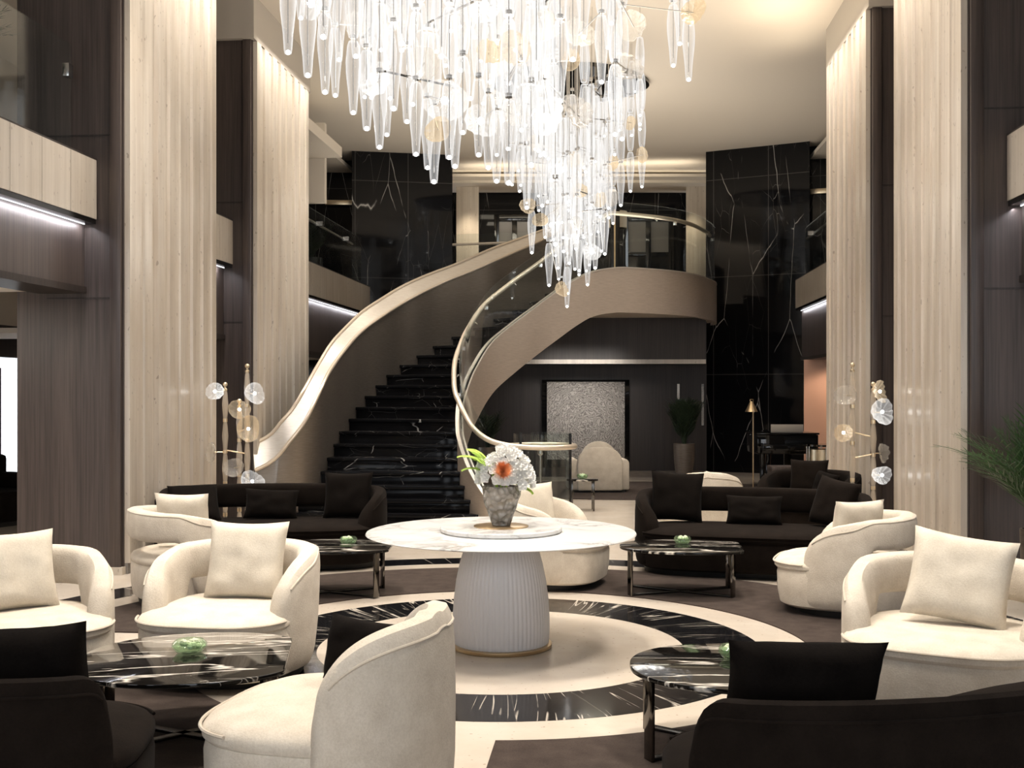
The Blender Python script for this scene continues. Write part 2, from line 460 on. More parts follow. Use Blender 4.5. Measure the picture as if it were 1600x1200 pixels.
def tag(o, label, cat, group=None, kind=None):
    if label: o['label'] = label
    if cat: o['category'] = cat
    if group: o['group'] = group
    if kind: o['kind'] = kind
    return o
def thing(name, label, cat, loc=(0, 0, 0), rz=0, group=None):
    o = bpy.data.objects.new(name, None); COL.objects.link(o)
    o.location = loc; o.rotation_euler = (0, 0, rz); o.empty_display_size = .1
    return tag(o, label, cat, group)
def struct(name, b, mat, parent=None, smooth=40, bevel=0):
    o = b.build(name, mat, parent, smooth, bevel)
    if parent is None: o['kind'] = 'structure'
    return o
def copy_tree(o, parent=None):
    c = o.copy(); COL.objects.link(c)
    if parent is not None: c.parent = parent
    for ch in o.children: copy_tree(ch, c)
    return c
def hermite(keys):
    """smooth curve through (t, a, b, ...) keys"""
    ts = [k[0] for k in keys]; vs = [k[1:] for k in keys]; n = len(ts)
    def tan(i, c):
        if i == 0: return (vs[1][c] - vs[0][c]) / (ts[1] - ts[0])
        if i == n - 1: return (vs[-1][c] - vs[-2][c]) / (ts[-1] - ts[-2])
        return (vs[i + 1][c] - vs[i - 1][c]) / (ts[i + 1] - ts[i - 1])
    def f(t):
        i = 0
        while i < n - 2 and t > ts[i + 1]: i += 1
        h = ts[i + 1] - ts[i]; u = min(1, max(0, (t - ts[i]) / h))
        out = []
        for c in range(len(vs[0])):
            p0, p1, m0, m1 = vs[i][c], vs[i + 1][c], tan(i, c) * h, tan(i + 1, c) * h
            out.append((2 * u**3 - 3 * u**2 + 1) * p0 + (u**3 - 2 * u**2 + u) * m0 + (-2 * u**3 + 3 * u**2) * p1 + (u**3 - u**2) * m1)
        return out
    return f
def arange(a, b, n): return [a + (b - a) * i / (n - 1) for i in range(n)]
# ================================================================== the setting
rnd = random.Random(7)
struct('floor', B().box(-12, 11, -4, 31, -.2, 0), M['floor'])
struct('ceiling', B().box(-12, 11, -4, 31, ZC, ZC + .15), M['ceiling'])

def annulus(c, r0, r1, z0, z1, a0=0.0, a1=2 * PI, seg=96):
    b = B(); rings = []
    for i in range(seg + 1):
        a = a0 + (a1 - a0) * i / seg
        d = Vector((math.cos(a), math.sin(a), 0))
        rings.append([c + d * r0 + Vector((0, 0, z0)), c + d * r1 + Vector((0, 0, z0)), c + d * r1 + Vector((0, 0, z1)), c + d * r0 + Vector((0, 0, z1))])
    b.loft(rings, caps=abs(a1 - a0) < 6.2)
    return b
struct('floor_inlay', annulus(RC, 1.205, 1.715, -.02, .002), M['blackfloor'])
struct('floor_inlay', annulus(RC, 3.56, 3.92, -.02, .002, seg=128), M['blackfloor'])
# four fitted carpets between the stone spokes
def quarter_carpet(k, label):
    """quarter ring with straight sides parallel to the spokes"""
    R0, R1, hw = 2.04, 3.28, .17
    def arc(r, n=40):
        a0 = math.asin(hw / r); a1 = PI / 2 - a0
        return [(r * math.cos(a), r * math.sin(a)) for a in arange(a0, a1, n)]
    p = arc(R1) + arc(R0)[::-1]
    c, s = math.cos(k * PI / 2), math.sin(k * PI / 2)
    o = B().prism([(RC.x + x * c - y * s, RC.y + x * s + y * c) for x, y in p], 0.0, .008).build('carpet', M['carpet'], smooth=0)
    tag(o, label, 'carpet', 'brown carpets around the centre table')
quarter_carpet(0, 'brown carpet quarter under the long dark sofa beyond the pedestal table, on the piano side')
quarter_carpet(1, 'brown carpet quarter under the dark sofa standing before the staircase')
quarter_carpet(2, 'brown carpet quarter in front, under the cream tub chair seen from behind')
quarter_carpet(3, 'brown carpet quarter in front, under the long dark sofa seen from behind')
bc = cw(1.9, 19.1)
tag(B().prism([(bc.x + 3.2 * math.cos(a), bc.y + 1.75 * math.sin(a)) for a in arange(0, 2 * PI, 65)[:-1]], 0, .01).build('carpet', M['carpet'], smooth=0),
    'round brown carpet under the far cream armchair below the landing', 'carpet')

# --- fluted columns, wood piers, balconies
def fluted(u_face, sgn, a, b, seed):
    r = random.Random(seed); n = 15
    pts = []; v = a; wd = (b - a) / n
    for i in range(n):
        off = (-.030 if i % 2 else 0.0) + r.uniform(-.008, .008)
        if i in (0, n - 1): off = -.01
        pts += [(u_face + sgn * off, v + .004), (u_face + sgn * (off + r.uniform(-.010, .010)), v + wd - .004)]
        v += wd
    pts += [(u_face - sgn * .07, b), (u_face - sgn * .07, a)]
    return pts
trim_no = [0]
def trim(b, mat, bevel=.004):
    trim_no[0] += 1
    return struct('trim_%d' % trim_no[0], b, mat, None, 40, bevel)
for sgn, face, nm in ((1, UL, 'left'), (-1, UR, 'right')):
    for k, (a, b) in enumerate(COLS_L if sgn > 0 else COLS_R):
        struct('fluted_column', B().prism(fluted(face, sgn, a, b, k + (5 if sgn > 0 else 20)), .1, 6.05 if k else 6.5), M['stone'], smooth=0)
        trim(B().prism(fluted(face - sgn * .02, sgn, a, b, k + 5), 0, .1), M['grey'], 0)
        x0, x1 = sorted((face - sgn * .06, face - sgn * 1.08))
        struct('wall_' + nm, B().box(x0, x1, a - .02, b, 0, ZC - .25), M['wood'], smooth=0)
        # vertical corner trims and horizontal reveal joints on the pier's near face
        q = face - sgn * .07
        trim(B().box(min(q, q - sgn * .11), max(q, q - sgn * .11), a - .06, a - .02, 0, ZC - .26), M['wood'], .015)
        trim(B().box(min(q - sgn * .11, q - sgn * .72), max(q - sgn * .11, q - sgn * .72), a - .026, a - .018, 2.53, 2.545), M['wood2'], 0)
        trim(B().box(min(q - sgn * .11, q - sgn * .72), max(q - sgn * .11, q - sgn * .72), a - .026, a - .018, 4.03, 4.042), M['wood2'], 0)
        x0, x1 = sorted((face - sgn * .05, face - sgn * 1.1))
        struct('baseboard_' + nm, B().box(x0, x1, a - .07, a + .02, 0, .07), M['fascia'], smooth=0)
    # beam above the columns
    x0, x1 = sorted((face - sgn * .02, face - sgn * 1.1))
    struct('ceiling_beam', B().box(x0, x1, (COLS_L if sgn > 0 else COLS_R)[1][0] - .1, (COLS_L if sgn > 0 else COLS_R)[1][1] + .1, 6.06, ZC), M['greyplaster'], smooth=0)
    x0, x1 = sorted((face - sgn * 1.1, face - sgn * 7.5))
    struct('ceiling_gallery_' + nm, B().box(x0, x1, -3, 26, 6.34, 6.42), M['ceiling'], smooth=0)

def balcony(sgn, nm, v0, v1, fu, soff, wood_in=.1, far_end=False, rails=()):
    """upper gallery edge: stone fascia, recessed wood band, slab, soffit"""
    o = -sgn                       # outward direction in x
    def bx(a, b): return sorted((fu + o * a, fu + o * b))
    b = B()
    n = max(1, round((v1 - v0) / .52)); st = (v1 - v0) / n
    for i in range(n):             # cladding panels with open joints
        b.box(*bx(0, .12), v0 + i * st + (.003 if i else 0), v0 + (i + 1) * st - .003, 3.26, 3.80)
    struct('wall_balcony_' + nm, b, M['fascia'], smooth=0)
    trim(B().box(*bx(.01, .2), v0, v1, 3.215, 3.26), M['blacksteel'], 0)
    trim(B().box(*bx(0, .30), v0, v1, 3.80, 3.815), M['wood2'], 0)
    s = B().box(*bx(.09, .10), v0 + .05, v1 - .05, 3.206, 3.214).build('balcony_light_strip', M['led'])
    struct('wall_balcony_' + nm, B().box(*bx(wood_in + .02, wood_in + .2), v0, v1, soff + .05, 3.215), M['wood'], smooth=0)
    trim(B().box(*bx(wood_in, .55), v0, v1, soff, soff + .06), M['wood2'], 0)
    struct('ceiling_low_' + nm, B().box(*bx(.55, 3.4), v0, v1, soff + .02, soff + .08), M['ceiling'], smooth=0)
    struct('floor_balcony_' + nm, B().box(*bx(.2, 3.4), v0, v1, 3.2, 3.3), M['plaster'], smooth=0)
    return s
L1 = balcony(1, 'left', 3.0, 10.04, -4.71, 2.58)
tag(L1, 'cool white light strip under the stone balcony beside the left near column', 'light')
L2 = balcony(1, 'left', 12.38, 13.80, -4.71, 2.32)
tag(L2, 'cool white light strip under the short balcony between the two left columns', 'light')
L3 = balcony(1, 'left', 16.3, 23.0, -4.95, 2.28)
tag(L3, 'cool white light strip under the far balcony behind the stair parapet', 'light')
R1 = balcony(-1, 'right', 3.0, 9.72, 3.27, 2.58)
tag(R1, 'cool white light strip under the stone balcony at the right edge', 'light')
R3 = balcony(-1, 'right', 15.7, 22.3, 3.55, 2.25)
tag(R3, 'cool white light strip under the far balcony beside the black marble', 'light')

def glass_run(name, pts, z0, z1, label, mat_clip='steel', joints=None, th=.012):
    """glass balustrade standing along a floor line, with metal clamps"""
    t = thing(name, label, 'balustrade', (pts[0][0], pts[0][1], z0))
    o = Vector((pts[0][0], pts[0][1], z0))
    rows = []
    for i, p in enumerate(pts):
        p = Vector((p[0], p[1], 0)); a = Vector((*pts[max(0, i - 1)][:2], 0)); c = Vector((*pts[min(len(pts) - 1, i + 1)][:2], 0))
        d = (c - a).normalized(); nn = Vector((d.y, -d.x, 0)) * th / 2
        rows.append([p + nn + Vector((0, 0, z0)) - o, p - nn + Vector((0, 0, z0)) - o, p - nn + Vector((0, 0, z1)) - o, p + nn + Vector((0, 0, z1)) - o])
    B().loft(rows).build('glass_panel', M['glass'], t)
    return t, o
t, o = glass_run('glass_balustrade', [(-4.92, 3.2), (-4.92, 9.95)], 3.815, 4.85, 'clear glass balustrade on the near left stone balcony')
B().box(-.03, .03, 6.66, 6.75, .72, .84).build('clamp', M['steel'], t, bevel=.004)
t, o = glass_run('glass_balustrade', [(-4.92, 12.42), (-4.92, 13.79)], 3.815, 4.85, 'clear glass balustrade on the short balcony between the left columns')
B().box(-.03, .03, 1.15, 1.23, .72, .84).build('clamp', M['steel'], t, bevel=.004)
for sx, nm in ((-5.12, 'clear glass balustrade with a metal handrail on the far left balcony'), (3.72, 'clear glass balustrade with a metal handrail on the far right balcony')):
    t, o = glass_run('glass_balustrade', [(sx, 16.4), (sx, 22.9 if sx < 0 else 22.2)], 3.815, 4.80, nm)
    q = .06 if sx < 0 else -.06
    B().tube([(-q, 0, .8), (-q, 6.0, .8)], .022).build('handrail', M['capmetal'], t)
    for y in (1.2, 3.2, 5.2):
        B().box(-abs(q), abs(q), y - .03, y + .03, .76, .84).build('clamp', M['steel'], t)
t, o = glass_run('glass_balustrade', [(3.5, 3.2), (3.5, 9.68)], 3.815, 4.85, 'clear glass balustrade on the stone balcony at the right edge')
B().box(-.03, .03, 6.38, 6.47, .72, .84).build('clamp', M['steel'], t, bevel=.004)

# drop box with a glowing cove beyond the left columns, pale wall end below it
struct('ceiling_beam', B().box(-5.9, -4.66, 16.4, 19.35, 5.72, 5.90), M['ceiling'], smooth=0)
s = B().box(-4.95, -4.80, 16.5, 19.3, 5.90, 5.92).build('cove_light_strip', M['warmled'])
tag(s, 'warm light strip along the small ceiling cove behind the left fluted columns', 'light')
struct('wall_gallery_left', B().box(-6.5, -4.97, 19.36, 19.5, 4.95, 6.34), M['ceiling'], smooth=0)
# outer walls of the galleries
struct('wall_left', B().box(-8.7, -8.5, -3, 14.6, 0, 2.6).box(-8.7, -8.5, 14.6, 18.5, 0, .45).box(-8.7, -8.5, 14.6, 18.5, 2.15, 2.6).box(-8.7, -8.5, 18.5, 26, 0, 2.6), M['wood2'], smooth=0)
struct('wall_left', B().box(-8.7, -8.5, -3, 26, 2.6, 6.5), M['plaster'], smooth=0)
t = B().box(-8.64, -8.60, 14.6, 18.5, .45, 2.15).build('window_1', M['pane']); t['kind'] = 'structure'
B().box(-8.6, -8.52, 14.9, 15.2, .45, 2.0).build('window_frame', M['wood2'], t, label='dark wood window post')
struct('wall_right', B().box(7.2, 7.4, -3, 26, 0, 6.5), M['wood2'], smooth=0)
struct('wall_back', B().box(-12, 11, 30, 30.2, 0, 6.6), M['wood2'], smooth=0)
# behind the camera: wall with tall windows giving daylight
bw = B().box(-12, 11, -3.3, -3.1, 0, .5).box(-12, 11, -3.3, -3.1, 4.6, 6.6)
for x in (-12, -6.2, -2.9, .4, 3.7, 7.0):
    bw.box(x, x + (1.5 if x > -12 else 4.0), -3.3, -3.1, .5, 4.6)
struct('wall_front', bw, M['wood2'], smooth=0)
for i, x in enumerate((-4.7, -1.4, 1.9, 5.2)):
    g = B().box(x, x + 1.8, -3.22, -3.2, .5, 4.6).build('window_%d' % (i + 2), M['pane']); g['kind'] = 'structure'
# upper gallery wall panel seen through the near left glass, dark opening below a light band
struct('wall_gallery_left', B().box(-8.5, -7.2, 9.7, 9.9, 3.3, 6.34), M['wood2'], smooth=0)

# --- far end: black marble blocks
def block(name, pts, z0, z1, mat):
    return struct(name, B().prism([(p.x, p.y) for p in pts], z0, z1), mat, smooth=0)
block('wall_far_left', [at(550, 23.3), at(707, 23.7), at(707, 24.6), at(550, 24.4)], 0, ZC, M['black'])
block('wall_far_left', [at(455, 24.2), at(552, 24.3), at(552, 25.0), at(455, 25.0)], 0, ZC, M['black'])
block('wall_far_right', [at(1103, 23.4), at(1265, 22.4), at(1265, 23.6), at(1103, 24.4)], 0, ZC, M['black'])
block('wall_far_right', [at(1262, 22.9), at(1420, 22.3), at(1420, 23.5), at(1262, 24.0)], 0, ZC, M['black'])
# gold trims catching light high on the outer marble returns
trim(B().prism([tuple(at(1266, 22.75)[:2]), tuple(at(1300, 22.6)[:2]), tuple(at(1300, 22.7)[:2]), tuple(at(1266, 22.85)[:2])], 5.62, 5.72), M['gold'])
trim(B().prism([tuple(at(508, 24.05)[:2]), tuple(at(551, 24.1)[:2]), tuple(at(551, 24.2)[:2]), tuple(at(508, 24.15)[:2])], 5.62, 5.72), M['gold'])
# below the landing: recessed wood wall, wood bulkhead with a pale edge strip
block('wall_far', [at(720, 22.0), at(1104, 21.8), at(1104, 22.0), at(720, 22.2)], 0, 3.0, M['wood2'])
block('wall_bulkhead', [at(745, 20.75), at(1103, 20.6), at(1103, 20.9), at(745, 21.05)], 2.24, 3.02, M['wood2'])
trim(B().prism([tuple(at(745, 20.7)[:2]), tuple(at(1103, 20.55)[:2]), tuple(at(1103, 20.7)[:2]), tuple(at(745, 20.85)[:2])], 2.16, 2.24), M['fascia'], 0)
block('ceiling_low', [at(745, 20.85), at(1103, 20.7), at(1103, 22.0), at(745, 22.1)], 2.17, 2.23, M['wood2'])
block('baseboard_far', [at(983, 21.75), at(1103, 21.68), at(1103, 21.8), at(983, 21.9)], 0, .13, M['pot'])
block('floor_edge', [at(700, 20.9), at(1104, 20.7), at(1104, 21.7), at(700, 21.9)], 0, .012, M['floor'])
# bright reflections on the wood beside the planter, modelled as two steel strips
for px, zA in ((1060, 1.22), (1098, 1.0)):
    trim(B().prism([tuple(at(px - 2, 21.74)[:2]), tuple(at(px + 2, 21.74)[:2]), tuple(at(px + 2, 21.82)[:2]), tuple(at(px - 2, 21.82)[:2])], zA, 1.80), M['steel'], 0)
# right: lit peach stone alcove wall under the far balcony
block('wall_alcove', [at(1256, 21.2), at(1330, 20.6), at(1330, 20.9), at(1256, 21.4)], 0, 2.25, M['terracotta'])
spot('alcove_downlight', at(1285, 20.2, 2.2), at(1285, 20.95, 1.0), 45, (1, .80, .62), 100)

# --- upper hall behind the landing
zl = 3.52
block('floor_landing', [at(700, 20.4), at(1085, 22.5), at(1104, 29.0), at(620, 29.0)], 3.0, zl, M['floor'])
hall = block('wall_hall', [at(690, 27.2), at(1130, 27.2), at(1130, 27.5), at(690, 27.5)], zl, ZC, M['black'])
for px0, px1 in ((713, 748), (1072, 1104)):
    p = [at(px0, 26.3), at(px1, 26.3), at(px1, 26.8), at(px0, 26.8)]
    block('hall_column', p, zl, 6.4, M['stone'])
    c = at((px0 + px1) / 2, 25.95, 6.1)
    spot('hall_downlight', c, c + Vector((0, .25, -3)), 60, (1, .85, .62), 70)
for i, (z0, z1, yy) in enumerate(((6.40, 6.46, 25.8), (6.46, 6.52, 25.35))):
    block('ceiling_lintel', [at(700, yy), at(1110, yy), at(1110, 27.1), at(700, 27.1)], z0, z1, M['ceiling'])
s = B().prism([tuple(at(706, 25.42)[:2]), tuple(at(1104, 25.42)[:2]), tuple(at(1104, 25.5)[:2]), tuple(at(706, 25.5)[:2])], 6.521, 6.53).build('cove_light_strip', M['warmled'])
tag(s, 'warm light strip on the ledge above the upper hall', 'light')
area('hall_cove', at(905, 24.6, 6.2), 5.0, .3, 26, (1, .88, .68), (math.radians(150), 0, 0))
area('hall_light', at(860, 25.5, 5.9), 3.0, .6, 40, (1, .88, .70))
# hall doors and display panels: black frames with grey panes
def hall_door(px0, px1, z1, label, panes):
    c = at((px0 + px1) / 2, 27.1)
    w = (px1 - px0) / F_PX * 27.1
    t = thing('hall_door', label, 'door', (c.x, c.y, zl), TH)
    b = B().box(-w / 2, -w / 2 + .12, -.1, .05, 0, z1).box(w / 2 - .12, w / 2, -.1, .05, 0, z1).box(-w / 2 + .12, w / 2 - .12, -.1, .05, z1 - .16, z1).box(-.06, .06, -.09, .05, 0, z1 - .16)
    b.box(-w / 2 + .12, w / 2 - .12, -.08, .05, z1 - 1.0, z1 - .9)
    b.build('door_frame', M['blackgloss'], t, bevel=.008)
    for sx in (-1, 1):
        B().box(min(sx * .06, sx * (w / 2 - .12)), max(sx * .06, sx * (w / 2 - .12)), -.02, .0, z1 - .9, z1 - .16).build('transom_pane', M['doorgrey'], t)
        B().box(min(sx * .06, sx * (w / 2 - .12)), max(sx * .06, sx * (w / 2 - .12)), -.02, .0, .0, z1 - 1.0).build('door_leaf', M['blackgloss'], t)
hall_door(772, 836, 2.35, 'black double door with grey transom behind the stair parapet, upstairs', 2)
hall_door(973, 1052, 2.35, 'black double door with grey transom behind the landing glass, upstairs', 2)
# ================================================================== curved staircase
RISE = .16
Rk = hermite([(n, (px - 800) / F_PX * Y, Y) for n, px, Y in (
    (-.4, 770, 13.72), (0, 760, 13.76), (1, 747, 13.9), (2, 735, 14.1), (3, 726, 14.3), (4, 719, 14.5), (5, 715, 14.75), (7, 716, 15.3),
    (8.5, 724, 15.75), (10, 735, 16.2), (12.6, 762, 16.8), (14.7, 800, 17.2), (16.3, 832, 17.5), (18.2, 870, 17.8),
    (19.4, 896, 18.0), (20.6, 922, 18.2), (22, 955, 18.45), (23, 980, 18.6), (24, 1010, 18.8), (25, 1040, 19.05), (26, 1066, 19.4),
    (27, 1086, 19.85), (28, 1100, 20.4), (29, 1111, 21.0), (30, 1114, 21.6), (31, 1110, 22.2))])
Lk = hermite([(n, (px - 800) / F_PX * Y, Y) for n, px, Y in (
    (0, 398, 14.05), (1, 437, 14.15), (2, 463, 14.25), (3, 485, 14.4), (4, 501, 14.6), (5, 511, 14.9), (6, 521, 15.3), (7, 530, 15.6),
    (8, 545, 16.05), (9, 556, 16.45), (10, 570, 16.8), (11, 587, 17.1), (12, 604, 17.4), (13, 625, 17.8), (14, 651, 18.1), (15, 677, 18.4),
    (16, 706, 18.65), (17, 740, 18.9), (18, 772, 19.1), (19, 801, 19.35), (20, 828, 19.55), (21, 852, 19.75), (22, 878, 19.95), (23, 905, 20.1))])
zTopR = hermite([(-.4, .22), (0, .36), (1, .51), (4, .99), (8, 1.63), (12, 2.27), (16, 2.90), (18.2, 3.25), (19.4, 3.43), (20.6, 3.57), (22, 3.66), (23, 3.68), (31, 3.68)])
zBotR = hermite([(-.4, 0), (1, 0), (2.5, .02), (4, .22), (8, .88), (12, 1.52), (16, 2.16), (18.2, 2.5), (19.4, 2.7), (20.6, 2.86), (22, 2.94), (23, 2.95), (31, 2.95)])
# the capping's two edges: (column, row) in the picture frame, turned into heights at the curve's own distance
EDGE_IN = hermite([(375, 746), (392.6, 740), (427.7, 721), (452, 693), (477, 660), (498, 619), (515, 584), (536, 553), (564, 521), (606, 490), (648, 465), (698, 441), (743, 423), (781, 406), (822, 388), (860, 371), (905, 354)])
EDGE_OUT = hermite([(360, 700), (396, 688), (427.7, 668), (452, 644), (473, 611), (494, 574), (515, 539), (540, 511), (564, 488), (592, 469), (627, 448), (662, 432), (715, 412), (768, 389), (815, 372), (860, 356), (905, 341)])
def edge_z(f, x, Y): return EYE - (f(800 + x / Y * F_PX)[0] - HOR) / F_PX * Y
def RP(t, z=0):
    x, y = Rk(t); return cw(x, y, z)
def LP(t, z=0):
    x, y = Lk(t); return cw(x, y, z)
def nrm(P, t, side):
    """horizontal unit vector off the curve, side=+1 to the right of travel"""
    d = (P(t + .15) - P(t - .15)); d.z = 0; d.normalize()
    return Vector((d.y, -d.x, 0)) * side
def trz(t): return min(22, max(0, t)) * RISE
base = cw(-1.2, 14.2)
stair = thing('staircase', 'sweeping curved staircase with black marble steps and bronze parapet', 'staircase', base)
OFF = Matrix.Translation(-base)
def sp(b, name, mat, parent=stair, **k):
    return b.tf(OFF).build(name, mat, parent, **k)
for n in range(1, 23):
    b = B(); z1 = n * RISE; z0 = (n - 1) * RISE - (.12 if n > 2 else 0); z0 = max(0, z0)
    l0, r0, l1, r1 = LP(n), RP(n), LP(n + 1.0), RP(n + 1.0)
    def strip(f0, f1, za, zb, ex):
        rows = []
        for k in range(7):
            u = k / 6
            p = l0.lerp(r0, u); q = l1.lerp(r1, u); d = (q - p)
            p2 = p + d.normalized() * ex; q2 = q + d.normalized() * .02
            rows.append([(p2.x, p2.y, za), (q2.x, q2.y, za), (q2.x, q2.y, zb), (p2.x, p2.y, zb)])
        b.loft(rows)
    strip(0, 1, z1 - .045, z1, -.012)
    strip(0, 1, z0, z1 - .045, .022)
    sp(b, 'step', M['stair'], bevel=.005)
ts = arange(0, 23, 93)
CAPW = lambda t: .22
rings, caps, lip0, lip1 = [], [], [], []
for t in ts:
    p = LP(t); o = nrm(LP, t, -1); zt = edge_z(EDGE_IN, *Lk(t)); wq = CAPW(t); q = p + o * wq
    zo = edge_z(EDGE_OUT, q.x * CT + q.y * ST, -q.x * ST + q.y * CT); zo = min(max(zo, zt + .0), zt + .34); zb = max(0, trz(t) - .42) if t > 3 else 0
    V = lambda z: Vector((0, 0, z))
    rings.append([p + V(zb), p + V(zt), q + V(zo), q + V(zb)])
    d = (q + V(zo) - p - V(zt)).normalized(); up = Vector((-d.x * d.z, -d.y * d.z, 1 - d.z * d.z)).normalized()
    a0, a1 = p + V(zt) - d * .006, q + V(zo) + d * .006
    caps.append([a0 - up * .01, a0 + up * .012, a1 + up * .012, a1 - up * .01])
    lip0.append(p + V(zt) + d * .014 + up * .014); lip1.append(q + V(zo) - d * .012 + up * .014)
par = sp(B().loft(rings), 'parapet', M['bronzed'], label='dark brushed bronze parapet wall')
sp(B().loft(caps), 'cap', M['capmetal'], par, label='pale champagne metal capping')
for lp in (lip0, lip1):
    sp(B().tube(lp, .024, 8), 'lip', M['rail'], par)
ts = arange(-.4, 31, 180)
rings = []
for t in ts:
    p = RP(t); o = nrm(RP, t, 1); zt, zb = zTopR(t)[0], zBotR(t)[0]
    rings.append([p + Vector((0, 0, zb)), p + Vector((0, 0, zt)), p + o * .07 + Vector((0, 0, zt)), p + o * .07 + Vector((0, 0, zb))])
strg = sp(B().loft(rings), 'stringer', M['bronze'], label='pale bronze stringer that turns into the landing front')
cap = []
for t in ts:
    p = RP(t); o = nrm(RP, t, 1); zt = zTopR(t)[0]
    cap.append([p - o * .025 + Vector((0, 0, zt)), p - o * .025 + Vector((0, 0, zt + .02)), p + o * .022 + Vector((0, 0, zt + .02)), p + o * .022 + Vector((0, 0, zt))])
sp(B().loft(cap), 'edge_strip', M['capmetal'], strg)
cap, chn = [], []
for t in ts:
    p = RP(t); o = nrm(RP, t, 1); zt = zTopR(t)[0]; V = lambda z: Vector((0, 0, z))
    cap.append([p + o * .056 + V(zt), p + o * .056 + V(zt + .018), p + o * .076 + V(zt + .018), p + o * .076 + V(zt)])
    chn.append([p + o * .022 + V(zt - .001), p + o * .022 + V(zt + .004), p + o * .056 + V(zt + .004), p + o * .056 + V(zt - .001)])
sp(B().loft(cap), 'edge_strip', M['capmetal'], strg)
sp(B().loft(chn), 'glass_channel', M['blacksteel'], strg)
# sloped underside
rows = []
for t in arange(2.6, 22.6, 60):
    l, r = LP(t), RP(t); zl2, zr = max(0.0, trz(t) - .40), max(0.0, zBotR(t)[0] + .02)
    rows.append([l + Vector((0, 0, zl2)), r + Vector((0, 0, zr)), r + Vector((0, 0, zr + .03)), l + Vector((0, 0, zl2 + .03))])
sp(B().loft(rows), 'soffit', M['bronzed'])
# landing slab
poly = [RP(t) for t in arange(21.9, 30.5, 40)]
poly = [LP(22)] + poly + [at(1108, 22.3), at(1050, 22.6), at(880, 22.6)]
sp(B().prism([(p.x, p.y) for p in poly], 3.0, 3.52), 'landing', M['plaster'])
# glass panels on the inner edge
edges = [.6, 4.5, 8.5, 12.5, 17, 21.6, 25.6, 29.6]
gt = lambda t: trz(t) + 1.15 + (.08 if t > 22 else .08 * max(0, (t - 18) / 4))
for a, b_ in zip(edges[:-1], edges[1:]):
    rows = []
    for t in arange(a + .03, b_ - .03, 22):
        p = RP(t); o = nrm(RP, t, 1); z0, z1 = zTopR(t)[0] - .02, gt(t)
        rows.append([p + o * .025 + Vector((0, 0, z0)), p + o * .037 + Vector((0, 0, z0)), p + o * .037 + Vector((0, 0, z1)), p + o * .025 + Vector((0, 0, z1))])
    g = sp(B().loft(rows), 'glass_panel', M['glass'])
    tcl = b_ - .06; p = RP(tcl); zz = gt(tcl) - .24
    sp(B().box(p.x - .03, p.x + .03, p.y - .03, p.y + .03, zz - .03, zz + .03), 'clamp', M['steel'], bevel=.004)
# handrail and its volute
VC, VR = (.38, 14.4), .42
hp = []
for t in arange(29.4, 4.1, 120):
    p = RP(t); o = nrm(RP, t, 1)
    z = trz(t) + .95 + (.11 if t > 22 else .11 * max(0, (t - 17) / 5))
    hp.append(p - o * .045 + Vector((0, 0, z)))
tail = hermite([(0, -.700, 14.49, 1.59), (1, -.612, 14.28, 1.41), (2, -.48, 14.13, 1.21), (3, -.30, 14.03, 1.075), (4, -.087, 13.985, 1.012), (5, .15, 13.98, .985), (6, .38, 13.98, .975)])
for t in arange(.2, 6, 34):
    x, y, z = tail(t); hp.append(cw(x, y, z))
for a in arange(-PI / 2 + .15, PI * .93, 30):
    hp.append(cw(VC[0] + VR * math.cos(a), VC[1] + VR * math.sin(a), .975))
hr = sp(B().tube(hp, .034, 10), 'handrail', M['rail'], label='cream leather-look handrail ending in a flat spiral')
for t in (24.5, 28.4, 19, 15, 11, 7.5):
    p = RP(t); o = nrm(RP, t, 1); z = trz(t) + .93 + (.11 if t > 22 else .11 * max(0, (t - 17) / 5))
    sp(B().tube([p + o * .02 + Vector((0, 0, z - .05)), p - o * .045 + Vector((0, 0, z))], .011, 6), 'bracket', M['steel'], hr)
rows = []
for a in arange(-PI * .97, PI * .62, 140):
    c, s = math.cos(a), math.sin(a)
    r0, r1 = .355, .369
    rows.append([cw(VC[0] + r0 * c, VC[1] + r0 * s, .0), cw(VC[0] + r1 * c, VC[1] + r1 * s, .0), cw(VC[0] + r1 * c, VC[1] + r1 * s, 1.14), cw(VC[0] + r0 * c, VC[1] + r0 * s, 1.14)])
sp(B().loft(rows), 'newel_glass', M['glass'], label='curved glass cylinder at the foot of the rail')
p = cw(VC[0] - .02, VC[1] - .05)
sp(B().lathe([(.045, 0), (.045, .02), (.016, .03), (.016, .86), (.04, .88), (.04, .93)], (p.x, p.y, 0), 14), 'newel_post', M['steel'])
for a in (-.2, 2.4):
    c = cw(VC[0] + .365 * math.cos(a), VC[1] + .365 * math.sin(a))
    sp(B().box(c.x - .016, c.x + .016, c.y - .016, c.y + .016, 0, 1.14), 'glass_joint', M['blacksteel'])
# gallery rail between the left marble block and the parapet
t_, o_ = glass_run('glass_balustrade', [tuple(at(708, 21.4)[:2]), tuple(at(832, 21.0)[:2])], 3.52, 4.62, 'clear glass balustrade at the top of the stairs, behind the parapet')
e = at(832, 20.95) - at(708, 21.35)
B().tube([(0, -.06, .90), (e.x, e.y - .06, .90)], .024).build('handrail', M['capmetal'], t_)
